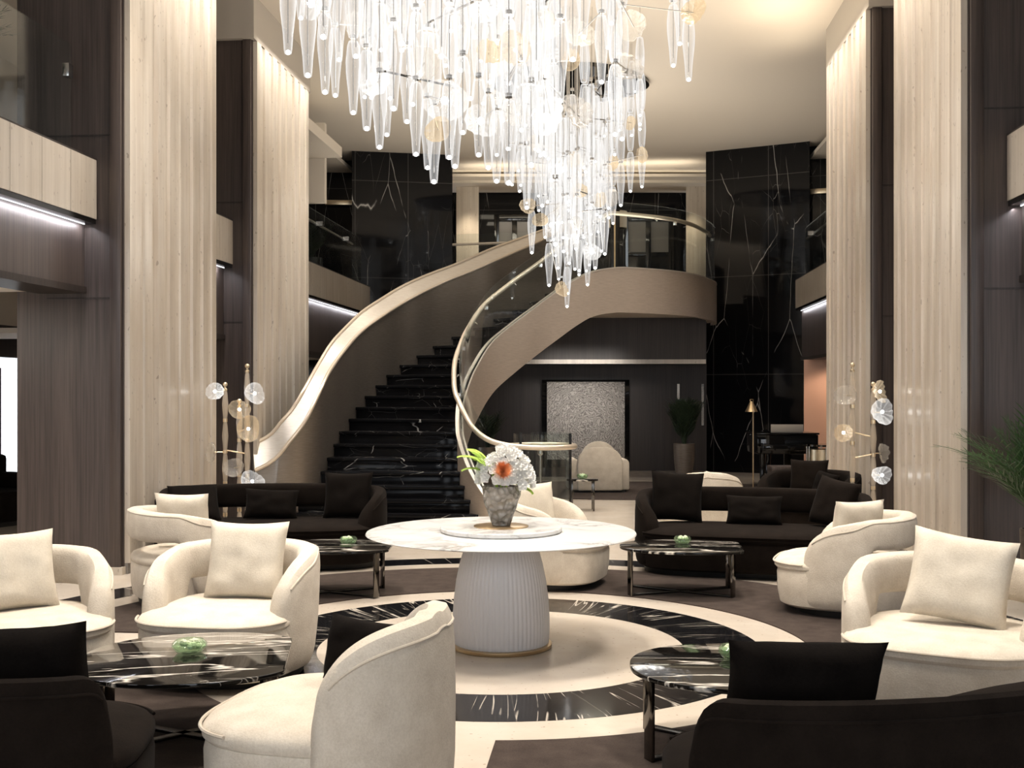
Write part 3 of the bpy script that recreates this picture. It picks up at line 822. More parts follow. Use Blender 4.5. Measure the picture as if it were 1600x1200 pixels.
# ================================================================== seating
def sgnpow(v, p): return math.copysign(abs(v) ** p, v)
def lounge(name, label, cat, x, Y, rz, a=.50, b=.49, e=2.4, fab='cream', back=.75, slot=True, th=.14, seat_h=.40, front=.10, bend=0.0,
           phi_flat=52, phi_end=127, arm_low=.38, group=None, pw=2.2):
    """tub chair or sofa: front is local -Y; a band wraps round the back and comes down as arms"""
    t = thing(name, label, cat, cw(x, Y, .0085), rz + TH, group)
    m = M[fab]; pip = M['piping'] if fab == 'cream' else M['dark']
    def pl(phi, aa, bb, fr=0.0):
        q = 2 / (max(e, 3.1) if fr and math.cos(phi) < 0 else e)
        xx = aa * sgnpow(math.sin(phi), q); yy = bb * sgnpow(math.cos(phi), q)
        if yy < 0: yy *= 1 + fr / b
        return xx, yy
    def bp(x_, y_):
        """bend the whole seat along an arc, its ends towards the front"""
        if not bend: return x_, y_
        k = 2 * bend; r_ = 1 / k + y_
        return r_ * math.sin(k * x_), r_ * math.cos(k * x_) - 1 / k
    # plinth and body
    def drum(levels, fr, nn=64):
        rs = []
        for sc, z in levels:
            r = []
            for i in range(nn):
                xx, yy = pl(2 * PI * i / nn, a - .035 + sc, b - .035 + sc, fr)
                r.append((*bp(xx, yy), z))
            rs.append(r)
        return B().loft(rs)
    drum([(-.06, 0), (-.05, .055)], .0).build('plinth', M['plinth'], t)
    drum([(-.045, .05), (-.015, .07), (0, .16), (.004, seat_h - .11), (-.004, seat_h - .07)], front * .8).build('base', m, t)
    # seat cushion
    s = drum([(-.012, seat_h - .075), (.004, seat_h - .055), (.004, seat_h - .03), (-.012, seat_h - .008), (-.06, seat_h + .012), (-.16, seat_h + .028), (-min(a, b) * .75, seat_h + .032)], front)
    so = s.build('seat', m, t, label='thick seat cushion with piped edge')
    pts = []
    for i in range(49):
        phi = math.radians(112 + 136 * i / 48); xx, yy = pl(phi, a - .026, b - .026, front); pts.append((*bp(xx, yy), seat_h - .022))
    B().tube(pts, .007, 6).build('piping', pip, so)
    # wrap-around back band
    n = 61; rs = []; tops = []
    def ztop(d):
        if d <= phi_flat: return back - .012 * (d / max(1e-6, phi_flat)) ** 2
        u = min(1, (d - phi_flat) / (phi_end - phi_flat))
        return arm_low + (back - .012 - arm_low) * math.sqrt(max(0, 1 - u ** pw))
    def zbot(d):
        lo = .06
        if not slot: return lo
        hi = seat_h + .115
        u = min(1, max(0, (d - 66) / 22)); u = u * u * (3 - 2 * u)
        return hi + (lo - hi) * u
    K = 20
    for i in range(n):
        phi = math.radians(-phi_end + 2 * phi_end * i / (n - 1)); d = abs(math.degrees(phi))
        ox, oy = pl(phi, a, b); ix, iy = pl(phi, a - th, b - th)
        zt, zb = ztop(d), zbot(d)
        endk = min(i, n - 1 - i)
        shrink = 1 if endk > 1 else (.55, .9)[endk]
        ring = []
        for k in range(K):
            q = 2 * PI * k / K
            cx, cz = sgnpow(math.cos(q), .55) * .5, sgnpow(math.sin(q), .55) * .5
            lean = 1 + .0 * cz
            px = (ox + ix) / 2 + (ox - ix) * cx * shrink * lean; py = (oy + iy) / 2 + (oy - iy) * cx * shrink * lean
            zz = (zt + zb) / 2 + (zt - zb) * cz * (1 if shrink == 1 else (.9 + .1 * shrink))
            ring.append((*bp(px, py), zz))
        rs.append(ring); fx, fy = ox + (ix - ox) * .085, oy + (iy - oy) * .085; tops.append((*bp(fx, fy), zt - (zt - zb) * .085))
    bk = B().loft(rs).build('backrest', m, t, label='wrap-around backrest ending in rounded arms')
    B().tube(tops[3:-3], .006, 6).build('piping', pip, bk)
    return t
def pillow(name, label, chair, w, h, th, loc, tilt=15, yaw=0, roll=0, fab='creampillow', seed=1, group=None):
    """square cushion; loc is its centre in the chair's own frame"""
    r = random.Random(seed); N = 18
    def surf(side):
        rows = []
        for j in range(N + 1):
            v = -1 + 2 * j / N; row = []
            for i in range(N + 1):
                u = -1 + 2 * i / N
                tk = ((1 - u ** 4) * (1 - v ** 4)) ** .55
                pin = .075
                xx = u * (1 - pin * (1 - v * v) * abs(u) ** 3); zz = v * (1 - pin * (1 - u * u) * abs(v) ** 3)
                wr = noise.noise(Vector((u * 2.2 + seed, v * 2.2, side))) * .012 * tk
                row.append((xx * w / 2, side * (th / 2 * tk) + wr, zz * h / 2))
            rows.append(row)
        return rows
    b = B().sheet(surf(1)).sheet([r_[::-1] for r_ in surf(-1)])
    o = b.build(name, M[fab], None, smooth=60)
    m = Matrix.Translation(chair.location) @ Matrix.Rotation(chair.rotation_euler.z, 4, 'Z') @ Matrix.Translation(loc) @ \
        Matrix.Rotation(math.radians(yaw), 4, 'Z') @ Matrix.Rotation(-math.radians(tilt), 4, 'X') @ Matrix.Rotation(math.radians(roll), 4, 'Y')
    o.matrix_world = m
    return tag(o, label, 'cushion', group)
R_ = math.radians
GC = 'cream tub armchairs of the lobby'
c1 = lounge('tub_armchair', 'cream tub armchair with a cream cushion at the left edge, beside the dark wood wall', 'armchair', -2.80, 6.45, R_(32), group=GC)
pillow('throw_pillow', 'cream square cushion in the armchair at the left edge', c1, .48, .46, .16, (-.02, .10, .645), 16, 8, 0, seed=2)
c2 = lounge('tub_armchair', 'cream tub armchair facing us with a big square cushion, beyond the oval black table', 'armchair', -1.67, 6.78, R_(-10), group=GC)
pillow('throw_pillow', 'cream square cushion in the tub armchair facing us beyond the oval black table', c2, .50, .48, .17, (.03, .13, .65), 16, 4, 0, seed=3)
c3 = lounge('tub_armchair', 'cream tub armchair with a slot under its back, by the left fluted column', 'armchair', -2.58, 9.12, R_(120), group=GC)
pillow('throw_pillow', 'cream cushion peeking over the armchair back at the foot of the left column', c3, .46, .42, .16, (-.06, .08, .66), 10, 50, 0, seed=4)
c7 = lounge('tub_armchair', 'cream tub armchair half hidden behind the white pedestal table', 'armchair', .30, 9.92, R_(72), group=GC)
pillow('throw_pillow', 'cream cushion in the armchair half hidden behind the pedestal table', c7, .46, .44, .16, (-.10, .10, .66), 12, -42, 0, seed=5)
c10 = lounge('tub_armchair', 'cream tub armchair seen from its side, slot under the back, by the right fluted column', 'armchair', 2.60, 8.72, R_(-112), group=GC)
pillow('throw_pillow', 'cream cushion showing above the back of the slotted armchair beside the right column', c10, .46, .40, .16, (.06, .06, .65), 10, -45, 0, seed=6)
c11 = lounge('tub_armchair', 'cream tub armchair with a large cushion, right of the pedestal table beside the potted palm', 'armchair', 2.36, 6.12, R_(-28), a=.55, b=.53, group=GC)
pillow('throw_pillow', 'large cream cushion in the armchair at the right edge', c11, .54, .50, .17, (.05, .03, .67), 22, 4, 8, seed=7)
c16 = lounge('tub_armchair', 'cream high-back armchair seen from behind in the foreground with a dark cushion', 'armchair', -.69, 4.45, R_(-104), a=.50, b=.45, seat_h=.46,
             back=.848, slot=False, phi_flat=5, phi_end=80, arm_low=.52, front=.04, group=GC, pw=3.2)
pillow('throw_pillow', 'black cushion inside the foreground cream armchair', c16, .42, .27, .12, (-.16, .05, .625), 12, 66, 0, 'darkpillow', seed=8)
c19 = lounge('tub_armchair', 'cream armchair of which only the back top shows behind the dark sofa', 'armchair', 2.12, 12.7, R_(180), a=.46, b=.45, back=.80, slot=False, phi_flat=0, phi_end=95, arm_low=.45, pw=1.9)
# dark sofas
GS = 'dark brown sofas of the lobby'
sL = lounge('sofa', 'dark brown curved sofa in front of the staircase, beside the left glass floor lamp', 'sofa', -2.32, 10.95, R_(4), a=1.10, b=.47, e=3.0, fab='dark', bend=.06, group=GS)
pillow('throw_pillow', 'dark square cushion at the staircase end of the curved dark sofa', sL, .48, .46, .17, (.72, .12, .65), 14, -6, 0, 'darkpillow', seed=11)
pillow('throw_pillow', 'dark lumbar cushion in the middle of the curved dark sofa by the stairs', sL, .52, .30, .15, (-.02, .10, .57), 18, 4, 3, 'darkpillow', seed=12)
pillow('throw_pillow', 'dark cushion at the column end of the curved dark sofa by the stairs', sL, .48, .46, .16, (-.74, .02, .58), 40, 20, 0, 'darkpillow', seed=13)
sR = lounge('sofa', 'dark brown sofa with three cushions before the piano, by the right glass floor lamp', 'sofa', 2.22, 10.5, R_(-14), a=1.08, b=.47, e=3.0, fab='dark', bend=.06, group=GS)
pillow('throw_pillow', 'big dark square cushion at the pedestal table end of the dark sofa before the piano', sR, .50, .48, .17, (-.70, .11, .67), 14, 8, 3, 'darkpillow', seed=14)
pillow('throw_pillow', 'dark lumbar cushion in the middle of the dark sofa before the piano', sR, .52, .28, .14, (.02, .10, .56), 18, 0, 0, 'darkpillow', seed=15)
pillow('throw_pillow', 'dark brown cushion tilted at the column end of the dark sofa before the piano', sR, .46, .46, .17, (.74, .02, .65), 16, -40, 8, 'dark', seed=16)
s15 = lounge('sofa', 'dark brown sofa seen from behind in the bottom left corner', 'sofa', -2.32, 4.14, R_(170.5), a=1.03, b=.47, e=3.4, fab='dark', bend=.14, group=GS, slot=False, phi_flat=46, phi_end=64, pw=4, th=.09, seat_h=.45)
pillow('throw_pillow', 'black cushion showing above the dark sofa in the bottom left corner', s15, .46, .44, .17, (-.64, .06, .66), 12, 12, 3, 'darkpillow', seed=17)
s13 = lounge('sofa', 'dark brown sofa seen from behind in the bottom right corner', 'sofa', 1.65, 4.02, R_(204), a=1.20, b=.47, e=3.4, fab='dark', bend=.22, front=.03, group=GS, slot=False, phi_flat=46, phi_end=64, pw=4, th=.09, seat_h=.45)
pillow('throw_pillow', 'wide black cushion showing above the dark sofa in the bottom right corner', s13, .56, .34, .17, (.74, -.03, .70), 12, -15, -3, 'darkpillow', seed=18)
c22 = lounge('tub_armchair', 'dark brown tub armchair with two cushions behind the dark sofa, before the right column', 'armchair', 3.40, 13.0, R_(-40), a=.58, b=.50, fab='dark')
pillow('throw_pillow', 'dark square cushion in the dark tub armchair behind the sofa', c22, .44, .42, .16, (-.06, .14, .67), 16, 16, 0, 'dark', seed=19)
pillow('throw_pillow', 'smaller black cushion beside the square one in the dark tub armchair', c22, .40, .30, .14, (.20, .02, .60), 16, -30, 6, 'darkpillow', seed=20)
# far chunky armchair seen from behind
fa = thing('armchair', 'far cream armchair with thick rounded back and arms, in front of the relief panel', 'armchair', at(933, 18.9, .011), TH + PI + .05)
def slab(w, d, z0, z1, r, y):
    """rounded upright slab, top corners rounded by r"""
    prof = [(-w / 2, z0), (w / 2, z0)] + [(w / 2 - r + r * math.cos(q), z1 - r + r * math.sin(q)) for q in arange(0, PI / 2, 9)] + [(-w / 2 + r - r * math.sin(q), z1 - r + r * math.cos(q)) for q in arange(0, PI / 2, 9)]
    b = B(); n = len(prof)
    b.add([(x, y - d / 2, z) for x, z in prof] + [(x, y + d / 2, z) for x, z in prof],
          [tuple(range(n)), tuple(range(2 * n - 1, n - 1, -1))] + [(i, n + i, n + (i + 1) % n, (i + 1) % n) for i in range(n)])
    return b
slab(.74, .14, .03, .74, .27, .36).build('backrest', M['cream'], fa, bevel=.03)
slab(.58, .16, .30, .83, .28, .20).build('back_cushion', M['cream'], fa, bevel=.04)
for sx in (-1, 1):
    b = slab(.17, .66, .03, .54, .08, 0.0); b.v = [(x + sx * .41, y, z) for x, y, z in b.v]
    b.build('armrest', M['cream'], fa, bevel=.03)
B().box(-.33, .33, -.36, .28, .03, .28).build('base', M['cream'], fa, bevel=.03)
B().box(-.32, .32, -.37, .14, .285, .43).build('seat', M['cream'], fa, bevel=.05)
B().box(-.42, .42, -.30, .36, 0, .03).build('plinth', M['plinth'], fa)

# ================================================================== tables
def coffee_table(label, x, Y, rz, a=.54, b=.45, cut=.78, h=.385, round_side=-1, group='black marble coffee tables of the lobby'):
    t = thing('coffee_table', label, 'coffee table', cw(x, Y, .0085), rz + TH, group)
    pts = []
    for i in range(72):
        q = 2 * PI * i / 72
        xx, yy = a * sgnpow(math.cos(q), .9), b * sgnpow(math.sin(q), .9)
        pts.append((-round_side * max(-a, min(xx, a)) if False else xx, yy))
    pts = [(min(x_, a * cut), y_) for x_, y_ in pts]
    out = []
    for p in pts:
        if not out or (Vector(p) - Vector(out[-1])).length > 1e-4: out.append(p)
    if round_side > 0: out = [(-x_, y_) for x_, y_ in out][::-1]
    B().prism(out, h - .022, h).build('tabletop', M['tabletop'], t, smooth=30, bevel=.005)
    dx = -.10 * a * (1 if round_side < 0 else -1)
    lx, ly = a * .74, b * .55
    for sx in (-1, 1):
        for sy in (-1, 1):
            cx, cy = sx * lx + dx, sy * ly
            ang = math.atan2(sy * ly, sx * lx)
            bb = B().box(-.008, .008, -.034, .034, .0, h - .022).tf(Matrix.Translation((cx, cy, 0)) @ Matrix.Rotation(ang, 4, 'Z'))
            bb.build('leg', M['chrome'], t, bevel=.002)
    for s in (-1, 1):
        ang = math.atan2(s * ly, lx); L = math.hypot(lx, ly)
        z = 0 if s < 0 else .0
        B().box(-L + .006, L - .006, -.026, .026, .0 + (.0005 if s > 0 else 0), .014).tf(Matrix.Translation((dx, 0, 0)) @ Matrix.Rotation(ang, 4, 'Z')).build('crossbar', M['blacksteel'], t, bevel=.002)
    return t
def bowl(label, p, r=.078, seed=0):
    t = thing('glass_bowl', label, 'bowl', p, 0, 'green glass bowls on the black tables')
    B().lathe([(r * .45, 0), (r * .75, .006), (r, .03), (r * .98, .05), (r * .8, .064), (r * .76, .064), (r * .92, .048), (r * .93, .031), (r * .7, .012), (.001, .009)], seg=36).build('bowl', M['bowlglass'], t)
    b = B(); rr = random.Random(seed)
    for i in range(16):
        q = rr.uniform(0, 2 * PI); d = r * .55 * math.sqrt(rr.random())
        b.ball((d * math.cos(q), d * math.sin(q), .032 + rr.uniform(0, .022)), rr.uniform(.012, .022), 8)
    b.build('moss', M['moss'], t, label='pale green moss filling')
    return t
H = .3935
t14 = coffee_table('oval black marble coffee table with white veins before the tub armchair facing us', -1.55, 5.55, R_(8), .56, .54, .80)
bowl('green glass bowl on the veined black table in front, between sofa and armchair', cw(-1.60, 5.62, H), .085, 1)
t12 = coffee_table('black marble coffee table partly hidden by the dark sofa in the bottom right corner', 1.12, 5.36, R_(-6), .56, .46, .80)
bowl('green glass bowl half hidden beside the wide black cushion in front', cw(1.08, 5.50, H), .078, 2)
t5 = coffee_table('black marble coffee table before the curved dark sofa by the stairs', -1.46, 9.42, R_(0), .56, .40, .82, H)
bowl('green glass bowl on the coffee table before the sofa by the stairs', cw(-1.38, 9.55, H), .074, 3)
t8 = coffee_table('black marble coffee table before the dark sofa that stands before the piano', 1.46, 9.45, R_(-6), .56, .40, .80)
bowl('green glass bowl on the coffee table before the sofa near the piano', cw(1.44, 9.57, H), .074, 4)
# small far side table with a bowl
st = thing('side_table', 'small black side table with shiny legs behind the pedestal table, near the far armchair', 'side table', at(910, 15.9), TH)
B().prism([(.22 * sgnpow(math.cos(q), .7), .2 * sgnpow(math.sin(q), .7)) for q in arange(0, 2 * PI, 49)[:-1]], .42, .445).build('tabletop', M['tabletop'], st, bevel=.004)
for sx in (-1, 1):
    for sy in (-1, 1):
        B().box(sx * .15 - .012, sx * .15 + .012, sy * .13 - .012, sy * .13 + .012, 0, .42).build('leg', M['chrome'], st, bevel=.002)
bowl('small pale green bowl on the far side table', at(910, 15.9, .445), .08, 5)

# centre table
ct = thing('pedestal_table', 'large round white marble table on a fluted white drum pedestal', 'table', RC, TH)
R0 = .892
B().lathe([(R0 - .16, .722), (R0 - .012, .744), (R0, .750), (R0 - .004, .757), (.001, .757)], seg=96).build('tabletop', M['wmarble'], ct, smooth=30, label='round white marble top with grey veins')
def flute(i, r, z): return 1 + .018 * abs(math.cos(i * PI / 5)) - .009
prof = [(.312, .03), (.318, .10), (.318, .2), (.310, .32), (.295, .44), (.272, .55), (.243, .65), (.222, .715), (.215, .735)]
B().lathe(prof, seg=5 * 66, rfun=flute).build('pedestal', M['pedestal'], ct, smooth=60, label='bulging white pedestal with fine vertical flutes')
B().lathe([(.33, 0), (.335, .006), (.335, .024), (.31, .03), (.001, .03)], seg=64).build('base_ring', M['brass'], ct, label='thin brass ring at the foot')
ls = thing('lazy_susan', 'round white marble turntable in the middle of the large pedestal table', 'turntable', RC + Vector((0, 0, .757)), TH)
B().lathe([(.385, 0), (.396, .003), (.402, .010), (.402, .028), (.398, .034), (.001, .034)], seg=72).build('disc', M['wmarble'], ls, smooth=30)
B().lathe([(.18, .034), (.182, .038), (.178, .041), (.001, .041)], seg=48).build('gold_plate', M['brass'], ls, label='brass disc inset in the middle')
vs = thing('vase', 'faceted grey crystal vase of white flowers on the pedestal table', 'vase', RC + cw(0, 0) + Vector((.0, 0, .798)), TH)
rv = random.Random(3)
fac = {}
def vfun(i, r, z):
    k = (int((i + int(z * 60) * 3) / 5), int(z * 17))
    if k not in fac: fac[k] = rv.uniform(.93, 1.07)
    return fac[k]
B().lathe([(.05, 0), (.062, .004), (.068, .03), (.082, .07), (.098, .115), (.112, .16), (.122, .20), (.124, .24), (.118, .262), (.108, .262), (.112, .235), (.10, .15), (.055, .03), (.001, .025)], seg=60, rfun=vfun).build('body', M['vase'], vs, smooth=25)
# ================================================================== flowers
fl = thing('flower_bouquet', 'white orchids with one orange flower and green fern in the crystal vase', 'flowers', vs.location + Vector((0, 0, .25)), TH)
rf = random.Random(12)
def petal_bm(L, W, n=5, curl=.25):
    rows = []
    for j in range(n + 1):
        u = j / n; w_ = W * math.sin(PI * (u * .86 + .10)) ** .8
        rows.append([(-w_, u * L, curl * L * u * u + .06 * w_), (-w_ * .5, u * L * 1.02, curl * L * u * u - .01), (w_ * .5, u * L * 1.02, curl * L * u * u - .01), (w_, u * L, curl * L * u * u + .06 * w_)])
    return rows
ob = B()
for k in range(5):
    k0 = len(ob.v); ob.sheet(petal_bm(.034, .017 if k % 2 else .021, curl=.22)); ob.tf(Matrix.Rotation(2 * PI * k / 5, 4, 'Z'), k0)
ob.ball((0, 0, .006), .006, 8)
blossom_me = ob.mesh('blossom', M['petal'], 60)
spots_ = []
for i in range(700):
    th_ = rf.uniform(PI * .95, PI * 2.05) if i % 4 else rf.uniform(0, PI); ph = rf.uniform(.1, 1.75)
    rx, rz = .165, .185
    d = Vector((math.sin(ph) * math.cos(th_), math.sin(ph) * math.sin(th_) * .8, math.cos(ph)))
    p = Vector((d.x * rx + .01, d.y * rx, .09 + d.z * rz))
    if d.x > .5 and i % 2: p += Vector((.035, 0, -.03))
    if (p - Vector((.01, -.13, .12))).length < .055: continue
    if d.x < -.1 and d.z > .55: p.z -= .05
    if any((p - q_).length < .046 for q_ in spots_) or len(spots_) > 70: continue
    spots_.append(p)
    o = bpy.data.objects.new('blossom', blossom_me); COL.objects.link(o); o.parent = fl
    o.location = p; s_ = rf.uniform(.95, 1.3); o.scale = (s_, s_, s_)
    o.rotation_euler = (d + Vector((rf.uniform(-.25, .25), -.6 + rf.uniform(-.2, .2), .25))).to_track_quat('Z', 'Y').to_euler()
b = B()
for i in range(240):
    q = i * 2.39996; r_ = .036 * math.sqrt(i / 240)
    d = Vector((math.cos(q) * r_ * 1.1, math.sin(q) * r_ * 1.1, .036 * (1 - (i / 240)) + .006))
    e = d * 1.32 + Vector((0, 0, .010)); sd = Vector((-math.sin(q), math.cos(q), 0)) * .0022
    b.add([d * .5 - sd, d * .5 + sd, e], [(0, 1, 2)])
b.ball((0, 0, 0), .020, 10)
o = b.build('orange_flower', M['orange'], fl, label='orange pincushion flower'); o.location = (.012, -.150, .115); o.scale = (1.45, 1.45, 1.45)
o.rotation_euler = (R_(62), 0, 0)
def fern(L, leaf_l, n=16, sag=.35):
    b = B(); pts = [Vector((0, L * u, sag * L * (math.sin(u * 1.9) * .7 - u * u * .55))) for u in arange(0, 1, 14)]
    b.tube(pts, .0022, 5)
    for i in range(n):
        u = .15 + .85 * i / n; k = u * 13; j = int(min(12, k)); p = pts[j].lerp(pts[j + 1], k - j)
        l = leaf_l * math.sin(PI * min(1, u * .8 + .22)) + .012
        for s in (-1, 1):
            a = p + Vector((s * l, l * .75, -.01)); m_ = p.lerp(a, .5) + Vector((0, .006, .006))
            b.add([p, m_ + Vector((-.004 * s, .007, 0)), a, m_ + Vector((.004 * s, -.007, 0))], [(0, 1, 2, 3)])
    return b
for loc, rz, rx, L, ll in (((-.06, -.04, .14), 78, 12, .24, .05), ((-.06, -.02, .10), 100, 2, .20, .042), ((-.07, .02, .15), 62, 26, .20, .05), ((.10, 0, .02), -100, -30, .12, .03), ((-.05, -.05, .12), 95, 22, .21, .05)):
    o = fern(L, ll, 18).build('fern_frond', M['green'], fl, smooth=0); o.location = loc; o.rotation_euler = (R_(rx), 0, R_(rz))
b = B()
for i in range(16):
    q = rf.uniform(0, 2 * PI); d = Vector((math.cos(q) * .1, math.sin(q) * .08, rf.uniform(.06, .2)))
    b.tube([(0, 0, -.16), d * .5, d], .0025, 5)
b.build('stem', M['green'], fl)

# ================================================================== plants
def palm(name, label, cat, loc, n, L, spread, width, leafm, pot=None, seed=1, leaflets=9, stiff=.6, group=None, base_r=.04):
    """arching fronds with paired leaflets; pot = (radius_top, radius_bottom, height, material)"""
    t = thing(name, label, cat, loc, 0, group); r = random.Random(seed)
    z0 = 0
    if pot:
        rt, rb, h, pm = pot; z0 = h - .04
        B().lathe([(rb, 0), (rb * 1.02, .02), (rt * .96, h * .6), (rt, h), (rt * .9, h), (rt * .88, h - .05), (.001, h - .05)], seg=36).build('pot', M[pm], t)
        B().lathe([(.001, h - .055), (rt * .88, h - .05), (.001, h - .03)], seg=24).build('soil', M['soil'], t)
    b = B(); st_ = B()
    for i in range(n):
        a = r.uniform(0, 2 * PI); inc = spread * (r.random() ** .7); l = L * r.uniform(.7, 1.05)
        d = Vector((math.cos(a), math.sin(a), 0)); pts = []
        for u in arange(0, 1, 9):
            th_ = inc * (.35 + (1 - stiff) * 1.5 * u + .35 * u)
            pts.append(d * (base_r * r.random() * 0 + base_r * .5 + l * u * math.sin(th_)) + Vector((0, 0, z0 + l * u * math.cos(th_ * .9))))
        st_.tube(pts, lambda u: .006 * (1 - .7 * u), 5)
        side = Vector((-d.y, d.x, 0))
        for k in range(leaflets):
            u = .22 + .78 * k / leaflets; kk = u * 8; j = int(min(7, kk)); p = pts[j].lerp(pts[j + 1], kk - j); tn = (pts[j + 1] - pts[j]).normalized()
            ll = l * .30 * math.sin(PI * (.25 + .7 * u)) + .03
            for s in (-1, 1):
                tip = p + (side * s * .75 + tn * .8 + Vector((0, 0, r.uniform(-.15, .15)))).normalized() * ll
                m_ = p.lerp(tip, .45); wv = tn * width
                b.add([p, m_ - wv, tip, m_ + wv], [(0, 1, 2, 3)])
    b.build('foliage', M[leafm], t, smooth=0); st_.build('stem', M[leafm], t)
    return t
palm('potted_palm', 'dark bushy plant in a tall bronze planter by the wood wall under the landing', 'plant', at(1069, 20.2, .011), 130, .84, .56, .018, 'leaf', (.19, .13, .72, 'pot'), 4, 10, .9)
palm('potted_palm', 'green palm with long narrow fronds at the right edge, before the dark wood wall', 'plant', at(1632, 8.4), 60, .98, .75, .009, 'leaf2', (.17, .13, .66, 'pot'), 8, 12, .55)
palm('potted_palm', 'dark plant half hidden behind the glass at the foot of the stairs', 'plant', at(762, 18.6, .011), 30, .70, .6, .014, 'leaf', (.18, .13, .74, 'pot'), 9, 9, .8)
palm('potted_palm', 'palm behind the glass of the near left balcony upstairs', 'plant', (-5.75, 9.2, 3.3), 24, .95, .62, .014, 'leaf', (.2, .15, 1.0, 'potblack'), 21, 12, .4)
palm('potted_palm', 'small dark palm on the far left balcony, above the stair parapet', 'plant', at(488, 21.6, 3.3), 18, .8, .6, .012, 'leaf', (.2, .15, .9, 'potblack'), 22, 10, .4)

# ================================================================== glass
def petal_shell(R, seed, mat, name='glass_petal', parent=None, ribs=11):
    r = random.Random(seed); p1, p2 = r.uniform(0, 6), r.uniform(0, 6); rings = []; seg = ribs * 4
    for j in range(6):
        u = j / 5; row = []
        for i in range(seg):
            q = 2 * PI * i / seg
            rr = R * u * (1 + .10 * math.sin(2 * q + p1) * u + .05 * math.sin(3 * q + p2) * u)
            z = R * .34 * u * u + R * .085 * u * math.cos(ribs * q) + R * .10 * u * u * math.sin(2 * q + p2)
            row.append((rr * math.cos(q) + 1e-4 * math.cos(q), rr * math.sin(q) + 1e-4 * math.sin(q), z))
        rings.append(row)
    up = rings; dn = [[(x, y, z - .006) for x, y, z in rw] for rw in rings]
    b = B().loft(up + dn[::-1], caps=True)
    return b
def put(o, p, facing=None, parent=None, spin=0):
    o.location = p
    if facing is not None: o.rotation_euler = (Vector(facing).to_track_quat('Z', 'Y') @ Matrix.Rotation(spin, 3, 'Z').to_quaternion()).to_euler()
    if parent is not None: o.parent = parent
    return o
# ---- floor-standing glass lamps
def rod_profile(h, seed, r0=.030):
    prof = []; n = max(2, round(h / .36)); nd = []
    for k in range(n):
        z0, z1 = h * k / n, h * (k + 1) / n
        prof += [(r0 * .72, z0 + .02), (r0 * .8, z0 + .05), (r0 * 1.12, (z0 + z1) / 2), (r0 * .8, z1 - .05), (r0 * .66, z1 - .02)]
        nd.append(z1)
    return prof, nd
def glass_lamp(label, loc, rods, petals, links):
    t = thing('glass_floor_lamp', label, 'floor lamp', loc, TH)
    B().lathe([(.20, 0), (.20, .012), (.03, .018), (.001, .018)], seg=36).build('base_plate', M['brass'], t)
    for i, (x, y, h) in enumerate(rods):
        prof, nd = rod_profile(h, i)
        g = B().lathe([(.001, prof[0][1])] + prof + [(.001, prof[-1][1])], (x, y, 0), 14).build('glass_rod', M['rodglass'], t)
        b = B()
        b.tube([(x, y, .005), (x, y, h)], .004, 6)
        for z in [.0] + nd[:-1]:
            b.lathe([(.001, z - .016 if z else 0), (.024, z - .016 if z else 0), (.024, z + .022), (.001, z + .022)], (x, y, 0), 14)
        b.build('brass_node', M['gold'], g, smooth=30)
        B().lathe([(.022, 0), (.024, .02), (.012, .03), (.012, .05)], (x, y, h - .02), 12).ball((x, y, h + .05), .026, 12).build('finial', M['gold'], g)
    for i, (x, y, z, R, kind, fx, fz, rod) in enumerate(petals):
        m = {'clear': 'crystal', 'lit': 'litpetal', 'amber': 'amber'}[kind]
        face = Vector((fx, -1.0, fz)).normalized()
        o = petal_shell(R, i + 3, M[m]).build('glass_petal', M[m], t, smooth=80)
        put(o, (x, y, z), face)
        rx, ry, _ = rods[rod]
        B().tube([(rx, ry, z), (x, y, z)], .006, 6).build('petal_arm', M['gold'], t)
        if kind != 'clear':
            o = B().ball((0, 0, 0), .017, 10).build('bulb', M['bulb'], t); o.location = Vector((x, y, z)) + face * .03
    for (i, j, z0, z1) in links:
        B().tube([(rods[i][0], rods[i][1], z0), (rods[j][0], rods[j][1], z1)], .008, 6).build('link_bar', M['gold'], t)
    return t
gl = lambda px, Y, cpx: (px - cpx) / F_PX * Y
Yl = 12.3
def zz(py, Y): return EYE - (py - HOR) / F_PX * Y
glass_lamp('brass and glass floor lamp with shell petals behind the curved sofa by the stairs', at(370, Yl),
    [(gl(353, Yl, 370), -.03, 1.70), (gl(372, Yl, 370), .06, 1.52), (gl(387, Yl, 370), -.02, 1.90)],
    [(gl(346, Yl, 370) - .03, -.10, zz(612, Yl), .10, 'lit', -.3, .1, 0), (gl(341, Yl, 370) - .03, -.06, zz(706, Yl), .12, 'clear', -1.6, .1, 0),
     (gl(396, Yl, 370) + .03, -.1, zz(615, Yl), .11, 'lit', .5, .1, 2), (gl(393, Yl, 370), -.14, zz(670, Yl), .13, 'amber', .2, .2, 2),
     (gl(374, Yl, 370), .02, zz(640, Yl), .11, 'amber', .1, .1, 1), (gl(370, Yl, 370), -.10, zz(730, Yl), .11, 'clear', -.2, .2, 1), (gl(398, Yl, 370), -.12, zz(752, Yl), .12, 'lit', .3, .5, 2)],
    [(0, 2, zz(703, Yl), zz(709, Yl)), (1, 2, zz(676, Yl), zz(668, Yl))])
Yr = 11.7
